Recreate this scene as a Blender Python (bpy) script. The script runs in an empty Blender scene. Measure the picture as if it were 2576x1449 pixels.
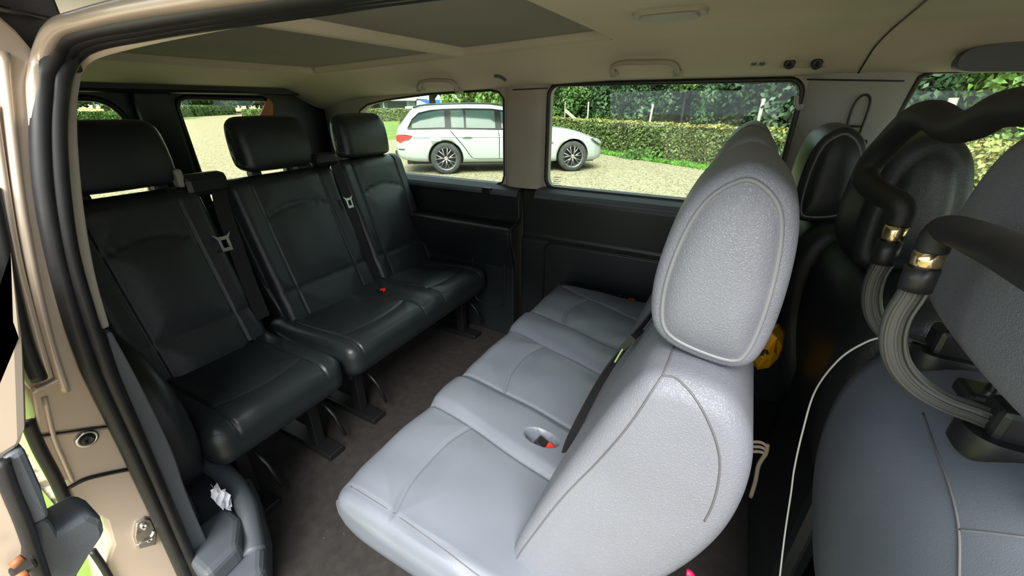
import bpy, bmesh, math, random
import numpy as np
from mathutils import Vector, Matrix

random.seed(7); RNG = np.random.default_rng(11)
scene = bpy.context.scene
COL = scene.collection
PI = math.pi

# ---------------------------------------------------------------- camera
FPX, PITCH, YAW, CAMZ = 1000.0, math.radians(25.0), math.radians(29.0), 1.70
cam_data = bpy.data.cameras.new('camera'); cam = bpy.data.objects.new('camera', cam_data); COL.objects.link(cam)
cam_data.sensor_fit = 'HORIZONTAL'; cam_data.sensor_width = 36.0; cam_data.lens = 36.0*FPX/2576.0
cam_data.clip_start = 0.02; cam_data.clip_end = 500
FW = np.array([-math.sin(YAW)*math.cos(PITCH), math.cos(YAW)*math.cos(PITCH), -math.sin(PITCH)])
RT = np.array([math.cos(YAW), math.sin(YAW), 0.0]); UP = np.cross(RT, FW); CP = np.array([0, 0, CAMZ])
M = Matrix(((RT[0], UP[0], -FW[0], 0), (RT[1], UP[1], -FW[1], 0), (RT[2], UP[2], -FW[2], CAMZ), (0, 0, 0, 1)))
cam.matrix_world = M
scene.camera = cam

def P(px, py, ax, v):
    """photo pixel -> point on the plane x/y/z = v (x van forward, y across the van, z up)"""
    d = FW*FPX + RT*(px-1288.0) - UP*(py-724.5); i = 'xyz'.index(ax)
    return CP + d*((v-CP[i])/d[i])

# ---------------------------------------------------------------- light
world = bpy.data.worlds.new('overcast_sky'); scene.world = world; world.use_nodes = True
wn = world.node_tree; bgn = wn.nodes['Background']
bgn.inputs['Color'].default_value = (0.84, 0.93, 1.0, 1); bgn.inputs['Strength'].default_value = 0.80
sun_d = bpy.data.lights.new('hazy_sun', 'SUN'); sun = bpy.data.objects.new('hazy_sun', sun_d); COL.objects.link(sun)
sun_d.energy = 4.6; sun_d.angle = math.radians(40); sun_d.color = (1.0, 0.96, 0.88)
sun.rotation_euler = Vector((-0.24, 0.60, -0.74)).to_track_quat('-Z', 'Y').to_euler()
sun.location = (0, -3, 6)
vs = scene.view_settings
vs.view_transform = 'Standard'; vs.look = 'None'; vs.gamma = 1.0; vs.use_curve_mapping = False
vs.exposure = 1.5

# ---------------------------------------------------------------- helpers
def tag(o, label=None, cat=None, group=None, kind=None):
    if label: o['label'] = label
    if cat: o['category'] = cat
    if group: o['group'] = group
    if kind: o['kind'] = kind
    return o
def empty(name, label, cat, loc=(0, 0, 0), group=None):
    o = bpy.data.objects.new(name, None); COL.objects.link(o); o.location = loc; o.empty_display_size = 0.05
    return tag(o, label, cat, group)
def struct(o, label): return tag(o, label, None, None, 'structure')
def link(name, me, mat, parent=None, smooth=True):
    me.materials.clear(); me.materials.append(mat)
    if smooth: me.polygons.foreach_set('use_smooth', [True]*len(me.polygons))
    o = bpy.data.objects.new(name, me); COL.objects.link(o)
    if parent is not None:
        o.parent = parent
        o.matrix_parent_inverse = Matrix.Translation(parent.location).inverted() if parent.type == 'EMPTY' and parent.parent is None and parent.rotation_euler.z == 0 else Matrix.Identity(4)
    return o
def pymesh(name, v, f, mat, parent=None, smooth=True):
    me = bpy.data.meshes.new(name); me.from_pydata([tuple(map(float, p)) for p in v], [], f); me.update()
    bm = bmesh.new(); bm.from_mesh(me); bmesh.ops.recalc_face_normals(bm, faces=bm.faces); bm.to_mesh(me); bm.free()
    return link(name, me, mat, parent, smooth)
def bevel(o, w, seg=2, ang=35):
    m = o.modifiers.new('bevel', 'BEVEL'); m.width = w; m.segments = seg; m.limit_method = 'ANGLE'; m.angle_limit = math.radians(ang)
    m.harden_normals = False
    return o
def box(name, lo, hi, mat, parent=None, bw=0.004, rot=None, pivot=None):
    x0, y0, z0 = lo; x1, y1, z1 = hi
    v = [(x, y, z) for x in (x0, x1) for y in (y0, y1) for z in (z0, z1)]
    if rot is not None:
        c = Vector(pivot if pivot is not None else ((x0+x1)/2, (y0+y1)/2, (z0+z1)/2))
        v = [tuple(c+rot@(Vector(p)-c)) for p in v]
    f = [(0, 1, 3, 2), (4, 6, 7, 5), (0, 4, 5, 1), (2, 3, 7, 6), (0, 2, 6, 4), (1, 5, 7, 3)]
    o = pymesh(name, v, f, mat, parent, False)
    if bw: bevel(o, bw)
    return o
def catmull(pts, n=8, closed=False):
    pts = [np.array(p, float) for p in pts]; out = []; N = len(pts)
    rng = range(N) if closed else range(N-1)
    for i in rng:
        if closed: p0, p1, p2, p3 = pts[(i-1) % N], pts[i], pts[(i+1) % N], pts[(i+2) % N]
        else: p0, p1, p2, p3 = pts[max(i-1, 0)], pts[i], pts[i+1], pts[min(i+2, N-1)]
        for k in range(n):
            t = k/n
            out.append(0.5*((2*p1)+(-p0+p2)*t+(2*p0-5*p1+4*p2-p3)*t*t+(-p0+3*p1-3*p2+p3)*t**3))
    if not closed: out.append(pts[-1])
    return out
def resample(pts, n, closed=True):
    pts = np.array(pts, float); q = np.vstack([pts, pts[:1]]) if closed else pts
    L = np.concatenate([[0], np.cumsum(np.linalg.norm(np.diff(q, axis=0), axis=1))])
    s = np.linspace(0, L[-1], n, endpoint=not closed)
    return np.stack([np.interp(s, L, q[:, k]) for k in range(q.shape[1])], 1)
def tube(name, pts, r, mat, parent=None, seg=10, closed=False, smooth_n=0, caps=True, sx=1.0):
    """r: number or per-point list"""
    rs = [r]*len(pts) if np.isscalar(r) else list(r)
    if smooth_n:
        q = catmull([np.append(p, a) for p, a in zip(pts, rs)], smooth_n, closed)
        pts = [a[:3] for a in q]; rs = [a[3] for a in q]
    pts = [Vector(p) for p in pts]; N = len(pts); v = []; f = []
    up = None
    for i in range(N):
        a = pts[(i-1) % N] if (closed or i > 0) else pts[i]; b = pts[(i+1) % N] if (closed or i < N-1) else pts[i]
        t = (b-a).normalized()
        if up is None:
            up = t.orthogonal().normalized() if abs(t.z) > 0.9 else (Vector((0, 0, 1))-t*t.z).normalized()
        else: up = (up-t*up.dot(t)).normalized()
        s = t.cross(up)
        for k in range(seg):
            th = 2*PI*k/seg
            v.append(pts[i]+(up*math.cos(th)+s*math.sin(th)*sx)*rs[i])
    R = N if closed else N-1
    for i in range(R):
        j = (i+1) % N
        for k in range(seg):
            l = (k+1) % seg
            f.append((i*seg+k, i*seg+l, j*seg+l, j*seg+k))
    if caps and not closed:
        f.append(tuple(range(seg))[::-1]); f.append(tuple((N-1)*seg+k for k in range(seg)))
    return pymesh(name, v, f, mat, parent)
def ribbon(name, pts, width, mat, parent=None, thick=0.0016, wdir=(0, 1, 0), smooth_n=6):
    """flat strap along pts; wdir one vector or one per point"""
    n = len(pts); wd = [wdir]*n if np.isscalar(wdir[0]) else list(wdir); ws = [width]*n if np.isscalar(width) else list(width)
    q = catmull([np.concatenate([p, w, [a]]) for p, w, a in zip(pts, wd, ws)], smooth_n)
    v = []; f = []
    for i, a in enumerate(q):
        p = Vector(a[:3]); w = Vector(a[3:6]).normalized()*a[6]*0.5
        t = Vector(q[min(i+1, len(q)-1)][:3])-Vector(q[max(i-1, 0)][:3]); nn = t.cross(w).normalized()*thick*0.5
        v += [p-w-nn, p+w-nn, p+w+nn, p-w+nn]
        if i:
            b = (i-1)*4; c = i*4
            for k in range(4): l = (k+1) % 4; f.append((b+k, b+l, c+l, c+k))
    f += [(0, 1, 2, 3), tuple((len(q)-1)*4+k for k in (3, 2, 1, 0))]
    return pymesh(name, v, f, mat, parent, False)
def plate(name, outer, holes, axis, v0, v1, mat, parent=None, bw=0.0):
    """polygon with holes in the plane across `axis`, solid from v0 to v1. 2-D coords: x->(y,z) y->(x,z) z->(x,y)"""
    cu = bpy.data.curves.new('tmp', 'CURVE'); cu.dimensions = '2D'; cu.fill_mode = 'BOTH'
    cu.extrude = abs(v1-v0)/2
    for loop in [outer]+holes:
        s = cu.splines.new('POLY'); s.points.add(len(loop)-1); s.use_cyclic_u = True
        for p, c in zip(s.points, loop): p.co = (c[0], c[1], 0, 1)
    ob = bpy.data.objects.new('tmp', cu); COL.objects.link(ob)
    dg = bpy.context.evaluated_depsgraph_get(); dg.update()
    me = bpy.data.meshes.new_from_object(ob.evaluated_get(dg)); bpy.data.objects.remove(ob); bpy.data.curves.remove(cu)
    m = (v0+v1)/2
    for v in me.vertices:
        a, b, c = v.co
        v.co = {'x': (m+c, a, b), 'y': (a, m+c, b), 'z': (a, b, m+c)}[axis]
    bm = bmesh.new(); bm.from_mesh(me); bmesh.ops.remove_doubles(bm, verts=bm.verts, dist=1e-5)
    bmesh.ops.recalc_face_normals(bm, faces=bm.faces); bm.to_mesh(me); bm.free()
    me.name = name
    o = link(name, me, mat, parent, False)
    if bw: bevel(o, bw)
    return o
def rrect(x0, z0, x1, z1, r, n=6):
    rs = [r]*4 if np.isscalar(r) else r
    out = []
    for (cx, cz, a0, q) in ((x1-rs[0], z1-rs[0], 0, rs[0]), (x0+rs[1], z1-rs[1], 90, rs[1]), (x0+rs[2], z0+rs[2], 180, rs[2]), (x1-rs[3], z0+rs[3], 270, rs[3])):
        for k in range(n+1):
            t = math.radians(a0+90*k/n); out.append((cx+q*math.cos(t), cz+q*math.sin(t)))
    return out
def sstep(a, b, x):
    t = np.clip((x-a)/(b-a), 0, 1); return t*t*(3-2*t)
def dpoly(X, Y, pl):
    d = np.full(X.shape, 1e9)
    for (x0, y0), (x1, y1) in zip(pl[:-1], pl[1:]):
        L = (x1-x0)**2+(y1-y0)**2+1e-12
        t = np.clip(((X-x0)*(x1-x0)+(Y-y0)*(y1-y0))/L, 0, 1)
        d = np.minimum(d, np.hypot(X-x0-t*(x1-x0), Y-y0-t*(y1-y0)))
    return d
def groove(d, w=0.004, depth=0.004): return -depth*np.exp(-(d/w)**2)
def ring2d(prof, n):
    q = resample(catmull(prof, 10, True), n)
    t = np.roll(q, -1, 0)-np.roll(q, 1, 0); nn = np.stack([t[:, 1], -t[:, 0]], 1); nn /= np.linalg.norm(nn, axis=1)[:, None]
    area = 0.5*np.sum(q[:, 0]*np.roll(q[:, 1], -1)-np.roll(q[:, 0], -1)*q[:, 1])
    if area < 0: nn = -nn
    return q, nn
def padded(name, prof, y0, y1, mat, parent=None, r=0.03, ny=40, nring=72, bulge=0.012, offs=None, piping=None, pr=0.003, taper=None, ysamp=None):
    """closed x-z profile swept along y with rounded, bulging ends; offs(x,z,nx,nz,y) shifts along the normal"""
    q, nn = ring2d(prof, nring); c = q.mean(0)
    ph = np.linspace(0, PI/2, 6)
    ys = list(y0+r-r*np.cos(ph)); ins = list(r-r*np.sin(ph))
    mid = np.linspace(y0+r, y1-r, ny)[1:-1] if ysamp is None else np.array([y for y in ysamp if y0+r < y < y1-r])
    ys += list(mid); ins += [0]*len(mid)
    ys += list(y1-r+r*np.cos(ph[::-1])); ins += list(r-r*np.sin(ph[::-1]))
    ys = np.array(ys); ins = np.array(ins); K = len(ys)
    X = q[None, :, 0]-nn[None, :, 0]*ins[:, None]; Z = q[None, :, 1]-nn[None, :, 1]*ins[:, None]; Y = np.repeat(ys[:, None], nring, 1)
    if taper is not None:
        sx, sz = taper(ys); X = c[0]+(X-c[0])*sx[:, None]; Z = c[1]+(Z-c[1])*sz[:, None]
    if offs is not None:
        d = offs(X, Z, np.repeat(nn[None, :, 0], K, 0), np.repeat(nn[None, :, 1], K, 0), Y)
        X = X+nn[None, :, 0]*d; Z = Z+nn[None, :, 1]*d
    V = np.stack([X, Y, Z], 2).reshape(-1, 3).tolist(); F = []
    for i in range(K-1):
        a = i*nring; b = a+nring
        for k in range(nring):
            l = (k+1) % nring; F.append((a+k, a+l, b+l, b+k))
    for row, yy, sg in ((0, y0, -1), (K-1, y1, 1)):
        prev = [row*nring+k for k in range(nring)]
        rx, rz = X[row], Z[row]; cx, cz = rx.mean(), rz.mean()
        for s in (0.93, 0.8, 0.6, 0.35):
            base = len(V)
            for k in range(nring): V.append((cx+(rx[k]-cx)*s, yy+sg*bulge*(1-s**4), cz+(rz[k]-cz)*s))
            cur = [base+k for k in range(nring)]
            for k in range(nring): l = (k+1) % nring; F.append((prev[k], prev[l], cur[l], cur[k]))
            prev = cur
        V.append((cx, yy+sg*bulge, cz)); z = len(V)-1
        for k in range(nring): F.append((prev[k], prev[(k+1) % nring], z))
    o = pymesh(name, V, F, mat, parent)
    if piping is not None:
        for row in (0, K-1):
            w = 0 if row == 0 else K-1
            tube('piping', [(X[w, k], Y[w, k], Z[w, k]) for k in range(0, nring, 1)], pr, piping, o, 6, True)
    return o

from mathutils.bvhtree import BVHTree
def surf_fn(o):
    me = o.data; bv = BVHTree.FromPolygons([v.co.copy() for v in me.vertices], [tuple(p.vertices) for p in me.polygons])
    def f(px, py, lift=0.0):
        d = Vector(FW*FPX + RT*(px-1288.0) - UP*(py-724.5)).normalized(); h = bv.ray_cast(Vector(CP), d)
        if h[0] is None: return None
        n = h[1] if h[1].dot(d) < 0 else -h[1]
        return np.array(h[0]+n*lift)
    return f
def surf_line(o, pts, n=6, lift=0.0):
    f = surf_fn(o); out = [f(a, b, lift) for a, b in catmull([np.array(p, float) for p in pts], n)]
    return [p for p in out if p is not None]

# ---------------------------------------------------------------- materials (all node based)
MATS = {}
def mat(name, col, rough=0.5, metal=0.0, var=0.12, vscale=6.0, bump=0.0, bscale=200.0, btype='noise', spec=0.5, col2=None, coat=0.0, ramp=None):
    m = bpy.data.materials.new(name); m.use_nodes = True; nt = m.node_tree; N = nt.nodes; L = nt.links
    b = N['Principled BSDF']; b.inputs['Roughness'].default_value = rough; b.inputs['Metallic'].default_value = metal
    b.inputs['Specular IOR Level'].default_value = spec; b.inputs['Coat Weight'].default_value = coat; b.inputs['Coat Roughness'].default_value = 0.08
    tc = N.new('ShaderNodeTexCoord'); ge = N.new('ShaderNodeNewGeometry')
    no = N.new('ShaderNodeTexNoise'); no.inputs['Scale'].default_value = vscale; no.inputs['Detail'].default_value = 4
    L.new(ge.outputs['Position'], no.inputs['Vector'])
    cr = N.new('ShaderNodeValToRGB'); c2 = col2 if col2 else tuple(min(1, c*(1+var)) for c in col); c1 = col if col2 else tuple(c*(1-var) for c in col)
    cr.color_ramp.elements[0].position, cr.color_ramp.elements[1].position = ramp if ramp else (0.32, 0.68)
    cr.color_ramp.elements[0].color = (*c1, 1); cr.color_ramp.elements[1].color = (*c2, 1)
    L.new(no.outputs['Fac'], cr.inputs['Fac']); L.new(cr.outputs['Color'], b.inputs['Base Color'])
    if bump:
        bp = N.new('ShaderNodeBump'); bp.inputs['Strength'].default_value = bump; bp.inputs['Distance'].default_value = 0.0015
        if btype == 'voronoi':
            t = N.new('ShaderNodeTexVoronoi'); t.feature = 'DISTANCE_TO_EDGE'; t.inputs['Scale'].default_value = bscale
            n2 = N.new('ShaderNodeTexNoise'); n2.inputs['Scale'].default_value = bscale*0.5
            mx = N.new('ShaderNodeMixRGB'); mx.blend_type = 'LINEAR_LIGHT'; mx.inputs['Fac'].default_value = 0.006
            L.new(ge.outputs['Position'], n2.inputs['Vector']); L.new(ge.outputs['Position'], mx.inputs[1]); L.new(n2.outputs['Color'], mx.inputs[2])
            L.new(mx.outputs[0], t.inputs['Vector'])
            rr = N.new('ShaderNodeMapRange'); rr.inputs[1].default_value = 0.0; rr.inputs[2].default_value = 0.25
            L.new(t.outputs['Distance'], rr.inputs[0]); L.new(rr.outputs[0], bp.inputs['Height'])
        else:
            t = N.new('ShaderNodeTexNoise'); t.inputs['Scale'].default_value = bscale; t.inputs['Detail'].default_value = 3
            L.new(ge.outputs['Position'], t.inputs['Vector']); L.new(t.outputs['Fac'], bp.inputs['Height'])
        L.new(bp.outputs['Normal'], b.inputs['Normal'])
    MATS[name] = m; return m
LEATHER = mat('grey_leather', (0.158, 0.166, 0.195), 0.38, var=0.05, bump=0.35, bscale=330, btype='voronoi')
LEATHER_S = mat('smooth_grey_leather', (0.116, 0.130, 0.158), 0.36, var=0.06, bump=0.10, bscale=420, btype='voronoi')
THREAD = mat('seam_thread', (0.09, 0.09, 0.10), 0.7)
PIPE = mat('leather_piping', (0.165, 0.170, 0.185), 0.45)
SHADED_LEATHER = mat('shaded_leather', (0.018, 0.023, 0.025), 0.31, var=0.1, bump=0.15, bscale=330, btype='voronoi')  # the grey seat leather again, with deep shade put into its colour
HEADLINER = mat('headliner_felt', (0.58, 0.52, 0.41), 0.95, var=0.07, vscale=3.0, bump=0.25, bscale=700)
RECESS_SHADE = mat('headliner_recess_shade', (0.24, 0.225, 0.195), 0.95, var=0.06, vscale=3.0, bump=0.25, bscale=700)  # headliner felt with the shade of the recesses put into its colour
BEIGE = mat('beige_pillar_plastic', (0.36, 0.33, 0.27), 0.6, var=0.05, bump=0.12, bscale=600)
GREYTRIM = mat('pale_grey_pillar_plastic', (0.33, 0.33, 0.30), 0.6, var=0.05, bump=0.12, bscale=600)
DARK = mat('dark_trim_plastic', (0.010, 0.014, 0.015), 0.38, var=0.15, bump=0.2, bscale=500)
STEP = mat('slate_trim_plastic', (0.075, 0.085, 0.100), 0.5, var=0.1, bump=0.2, bscale=500)
BLACK = mat('black_plastic', (0.010, 0.010, 0.011), 0.4, var=0.1)
RUBBER = mat('black_rubber_seal', (0.012, 0.012, 0.013), 0.45, var=0.2, vscale=30)
WEB = mat('black_belt_webbing', (0.008, 0.008, 0.009), 0.75, bump=0.4, bscale=900)
CARPET = mat('dark_brown_floor_lining', (0.017, 0.014, 0.013), 0.9, var=0.3, vscale=40, bump=0.8, bscale=500)
PAINT = mat('champagne_car_paint', (0.55, 0.45, 0.36), 0.28, metal=0.25, var=0.03, coat=0.4)
SILVER = mat('bright_steel', (0.62, 0.60, 0.56), 0.25, metal=1.0, var=0.05)
CHROME = mat('chrome', (0.8, 0.8, 0.8), 0.12, metal=1.0, var=0.02)
BRASS = mat('polished_brass', (0.78, 0.60, 0.36), 0.18, metal=1.0, var=0.03)
RED = mat('red_button_plastic', (0.65, 0.03, 0.015), 0.4)
FOAM = mat('black_foam_rubber', (0.006, 0.006, 0.006), 0.6, var=0.2, vscale=60, bump=0.2, bscale=300)
ARM = mat('grey_ribbed_plastic', (0.055, 0.055, 0.052), 0.33, var=0.15)
PAPER = mat('white_tissue', (0.72, 0.72, 0.78), 0.9, var=0.05)
YELLOW = mat('yellow_plastic_bag', (0.65, 0.33, 0.01), 0.35, var=0.2, vscale=14, bump=0.3, bscale=60)
ORANGE = mat('orange_plastic', (0.55, 0.16, 0.02), 0.4)
CABLE = mat('white_cable', (0.55, 0.56, 0.52), 0.5)
PINK = mat('pink_plastic', (0.6, 0.02, 0.12), 0.5)
KHAKI = mat('khaki_webbing', (0.12, 0.10, 0.07), 0.9)
RUST = mat('rusty_roller', (0.28, 0.10, 0.03), 0.6, var=0.4, vscale=60)
WHITEPAINT = mat('white_car_paint', (0.36, 0.385, 0.375), 0.25, var=0.02, coat=0.6)
CARGLASS = mat('dark_car_glass', (0.022, 0.040, 0.036), 0.08, var=0.3, vscale=2.0, spec=0.3)
CARTRIM = mat('black_window_trim', (0.006, 0.006, 0.006), 0.2, spec=0.12)
TYRE = mat('dusty_tyre', (0.035, 0.036, 0.034), 0.85, var=0.35, vscale=9)
RIM = mat('grey_alloy', (0.30, 0.29, 0.30), 0.3, metal=0.9)
TAIL = mat('red_tail_lens', (0.50, 0.02, 0.02), 0.15, var=0.3, vscale=10)
LENS = mat('clear_lens', (0.35, 0.38, 0.38), 0.08, var=0.4, vscale=14)
GRAVEL = mat('pale_gravel', (0.085, 0.070, 0.038), 0.95, bump=1.0, bscale=30, vscale=30, col2=(0.33, 0.285, 0.185), ramp=(0.38, 0.56))
GRASS = mat('mown_grass', (0.075, 0.14, 0.018), 0.9, vscale=2.0, col2=(0.16, 0.23, 0.035), bump=0.8, bscale=60)
LUSH = mat('lush_verge_grass', (0.05, 0.16, 0.012), 0.9, vscale=4.0, col2=(0.10, 0.26, 0.02), bump=0.6, bscale=80)
FIELD = mat('dry_field', (0.22, 0.20, 0.075), 0.95, vscale=0.4, col2=(0.30, 0.25, 0.11))
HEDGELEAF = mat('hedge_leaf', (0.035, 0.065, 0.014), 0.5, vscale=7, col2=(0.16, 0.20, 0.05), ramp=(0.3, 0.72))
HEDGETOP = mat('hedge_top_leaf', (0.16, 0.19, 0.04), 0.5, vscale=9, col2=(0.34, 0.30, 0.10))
HEDGECORE = mat('hedge_twigs', (0.020, 0.022, 0.010), 0.9, vscale=20, var=0.4)
LEAFD = mat('dark_tree_leaf', (0.012, 0.040, 0.012), 0.55, vscale=1.2, col2=(0.035, 0.085, 0.020))
LEAFM = mat('mid_tree_leaf', (0.035, 0.085, 0.015), 0.55, vscale=1.5, col2=(0.09, 0.17, 0.03))
LEAFB = mat('bright_tree_leaf', (0.09, 0.18, 0.03), 0.55, vscale=1.5, col2=(0.20, 0.31, 0.06))
BARK = mat('tree_bark', (0.035, 0.028, 0.020), 0.9, var=0.4, vscale=12)
POSTW = mat('weathered_post_wood', (0.34, 0.32, 0.26), 0.9, var=0.3, vscale=14)
SHEDW = mat('green_shed_cladding', (0.07, 0.10, 0.08), 0.7)
SHEDR = mat('pale_shed_roof', (0.62, 0.60, 0.58), 0.7)
BLUE = mat('blue_container_paint', (0.02, 0.12, 0.42), 0.5)
GREYW = mat('grey_shed_door', (0.33, 0.36, 0.36), 0.6)
def glassmat(name, tint, refl):
    m = bpy.data.materials.new(name); m.use_nodes = True; nt = m.node_tree; N = nt.nodes; L = nt.links; N.remove(N['Principled BSDF'])
    tr = N.new('ShaderNodeBsdfTransparent'); gl = N.new('ShaderNodeBsdfGlossy'); gl.inputs['Roughness'].default_value = 0.01; mx = N.new('ShaderNodeMixShader')
    no = N.new('ShaderNodeTexNoise'); no.inputs['Scale'].default_value = 3.0; cr = N.new('ShaderNodeValToRGB')
    cr.color_ramp.elements[0].color = (*[t*0.97 for t in tint], 1); cr.color_ramp.elements[1].color = (*tint, 1)
    L.new(no.outputs['Fac'], cr.inputs['Fac']); L.new(cr.outputs['Color'], tr.inputs['Color'])
    mx.inputs['Fac'].default_value = refl
    L.new(tr.outputs[0], mx.inputs[1]); L.new(gl.outputs[0], mx.inputs[2]); L.new(mx.outputs[0], N['Material Output'].inputs['Surface'])
    return m
GLASS = glassmat('clear_window_glass', (0.84, 0.92, 0.86), 0.025)
GLASST = glassmat('green_tinted_glass', (0.88, 0.93, 0.84), 0.03)

# ================================================================ THE VAN SHELL (the room)
FLOOR_Z = 0.56; GZ = 0.15
FARY = 1.70                                   # inner face of the far side wall at window height

def ceil_z(x, y):
    x = np.asarray(x, float); y = np.asarray(y, float)
    base = np.where(x > -0.5, 1.875, 1.875-0.045*np.clip((-0.5-x)/1.2, 0, 1.6))
    base = base-0.10*sstep(1.42, 1.72, y)-0.075*sstep(0.50, 0.26, y)-0.05*sstep(-1.85, -2.22, x)
    return base
def recess_w(x, y):
    def r(x0, x1, y0, y1, s=0.05): return sstep(x0, x0+s, x)*sstep(x1, x1-s, x)*sstep(y0, y0+s, y)*sstep(y1, y1-s, y)
    return np.maximum(r(-0.985, -0.42, 0.46, 1.40, 0.012), r(-1.86, -1.02, 0.46, 1.42, 0.012))
xs = np.concatenate([np.linspace(-2.24, -1.9, 8), np.linspace(-1.88, -0.40, 190), np.linspace(-0.37, 1.7, 40)])
ysn = np.concatenate([np.linspace(0.305, 0.44, 12), np.linspace(0.45, 1.45, 110), np.linspace(1.46, 1.74, 18)])
XX, YY = np.meshgrid(xs, ysn, indexing='ij'); ZZ = ceil_z(XX, YY)+0.026*recess_w(XX, YY)
nY = len(ysn); V = np.stack([XX, YY, ZZ], 2).reshape(-1, 3)
F = [(i*nY+j, (i+1)*nY+j, (i+1)*nY+j+1, i*nY+j+1) for i in range(len(xs)-1) for j in range(nY-1)]
ceiling = struct(pymesh('ceiling', V, F, HEADLINER), 'pale beige felt headliner of the van with two recessed panels')
for nm, (x0, x1, y0, y1) in {'recess_shade_panel': (-0.965, -0.44, 0.48, 1.38), 'recess_shade_panel.001': (-1.84, -1.04, 0.48, 1.40)}.items():
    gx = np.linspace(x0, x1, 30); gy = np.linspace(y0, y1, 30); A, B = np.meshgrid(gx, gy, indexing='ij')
    pymesh('recess_shade_panel', np.stack([A, B, ceil_z(A, B)+0.0235], 2).reshape(-1, 3), [(i*30+j, (i+1)*30+j, (i+1)*30+j+1, i*30+j+1) for i in range(29) for j in range(29)], RECESS_SHADE, ceiling)  # darker sheet paints the shade inside each recess
# joint line between the rear and the front headliner
tube('headliner_joint', surf_line(ceiling, [(2350, -20), (2330, 0), (2290, 34), (2240, 76), (2202, 116), (2182, 146), (2166, 172), (2153, 194)], 6, 0.0005), 0.0024, BLACK, ceiling, 6)
# outer roof skin
gx = np.linspace(-2.3, 1.7, 20); gy = np.linspace(0.26, 1.84, 20); A, B = np.meshgrid(gx, gy, indexing='ij')
Zr = 1.97-0.12*np.abs((B-0.98)/0.86)**4
struct(pymesh('trim_1', np.stack([A, B, Zr], 2).reshape(-1, 3), [(i*20+j, (i+1)*20+j, (i+1)*20+j+1, i*20+j+1) for i in range(19) for j in range(19)], PAINT), 'champagne painted roof skin of the van')

# floor
floor = struct(box('floor', (-2.25, 0.10, FLOOR_Z-0.06), (1.6, 1.74, FLOOR_Z), CARPET, None, 0.003), 'dark brown lined van floor strewn with grit')

# far side wall (the van's left): upper plate with three windows, lower dark lining
WA = rrect(-0.765, 1.345, 0.125, 1.768, 0.045)
WB = [(-0.985, 1.715), (-1.01, 1.742), (-1.05, 1.75), (-1.4, 1.738), (-1.70, 1.712), (-1.84, 1.690), (-1.905, 1.66), (-1.93, 1.60), (-1.90, 1.45), (-1.86, 1.37), (-1.82, 1.338), (-1.75, 1.33), (-1.03, 1.335), (-0.995, 1.35), (-0.985, 1.38)]
WC = [(0.40, 1.765), (0.425, 1.782), (1.15, 1.775), (1.30, 1.60), (1.38, 1.36), (1.36, 1.32), (0.40, 1.32), (0.37, 1.33), (0.345, 1.36), (0.36, 1.55)]
wall_left = struct(plate('wall_left', [(-2.24, 1.28), (1.65, 1.28), (1.65, 1.83), (-2.24, 1.83)], [WA, WB, WC], 'y', FARY, FARY+0.05, BEIGE, None, 0.004), 'far side wall of the van with beige pillars between windows')
low = [(1.742, 1.352), (1.692, 1.342), (1.668, 1.328), (1.655, 1.300), (1.664, 1.20), (1.670, 1.12), (1.652, 1.10), (1.655, 0.95), (1.66, 0.56), (1.76, 0.56), (1.76, 1.352)]
def prism_x(name, prof, x0, x1, m, parent=None, bw=0.01):
    n = len(prof); v = [(x0, *p) for p in prof]+[(x1, *p) for p in prof]
    f = [tuple(range(n)), tuple(range(2*n-1, n-1, -1))]+[(i, (i+1) % n, n+(i+1) % n, n+i) for i in range(n)]
    o = pymesh(name, v, f, m, parent, False); bevel(o, bw, 3, 25); return o
prism_x('lower_lining', low, -0.865, 0.14, DARK, wall_left)
low_r = [(1.742, 1.340), (1.69, 1.332), (1.668, 1.318), (1.655, 1.290), (1.662, 1.20), (1.655, 1.175), (1.56, 1.165), (1.545, 1.15), (1.555, 1.10), (1.60, 0.95), (1.60, 0.56), (1.76, 0.56), (1.76, 1.34)]
prism_x('rear_lining', low_r, -2.2, -0.875, DARK, wall_left)
low_f = [(1.742, 1.34), (1.70, 1.33), (1.67, 1.30), (1.66, 1.0), (1.66, 0.56), (1.76, 0.56), (1.76, 1.34)]
prism_x('front_lining', low_f, 0.135, 1.6, DARK, wall_left)
# raised panel outline and pocket in the lining
for (x0, z0, x1, z1, yy) in ((-0.74, 0.66, 0.10, 1.10, 1.654), (-1.12, 0.72, -0.93, 1.06, 1.60)):
    tube('panel_bead', [(a, yy, b) for a, b in rrect(x0, z0, x1, z1, 0.05)], 0.006, DARK, wall_left, 6, True)
tube('lining_joint', [(-0.87, 1.60, 0.58), (-0.87, 1.60, 0.98), (-0.87, 1.56, 1.10), (-0.87, 1.55, 1.165), (-0.87, 1.655, 1.20), (-0.87, 1.655, 1.30), (-0.868, 1.70, 1.345)], 0.005, BLACK, wall_left, 6)
# pillar covers
def pillar(x0, x1, z0, z1, m, lean0=0.0, lean1=0.0, proud=0.03, name='pillar_cover'):
    n = 12; v = []; f = []; K = 10
    for k in range(K+1):
        t = k/K; z = z0+(z1-z0)*t
        for i in range(n+1):
            s = i/n; x = x0+(x1-x0)*s+(lean0*(1-s)+lean1*s)*t
            y = FARY-proud*(1-abs(2*s-1)**4)*(1-0.35*t)
            v.append((x, y, z))
    for k in range(K):
        for i in range(n): f.append((k*(n+1)+i, k*(n+1)+i+1, (k+1)*(n+1)+i+1, (k+1)*(n+1)+i))
    return pymesh(name, v, f, m, wall_left)
pillar(-0.975, -0.775, 1.338, 1.775, BEIGE)
bp = pillar(0.135, 0.345, 1.20, 1.785, GREYTRIM, 0.0, 0.055, 0.035)
pillar(-2.2, -1.93, 1.30, 1.73, GREYTRIM, 0, 0, 0.03)
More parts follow.
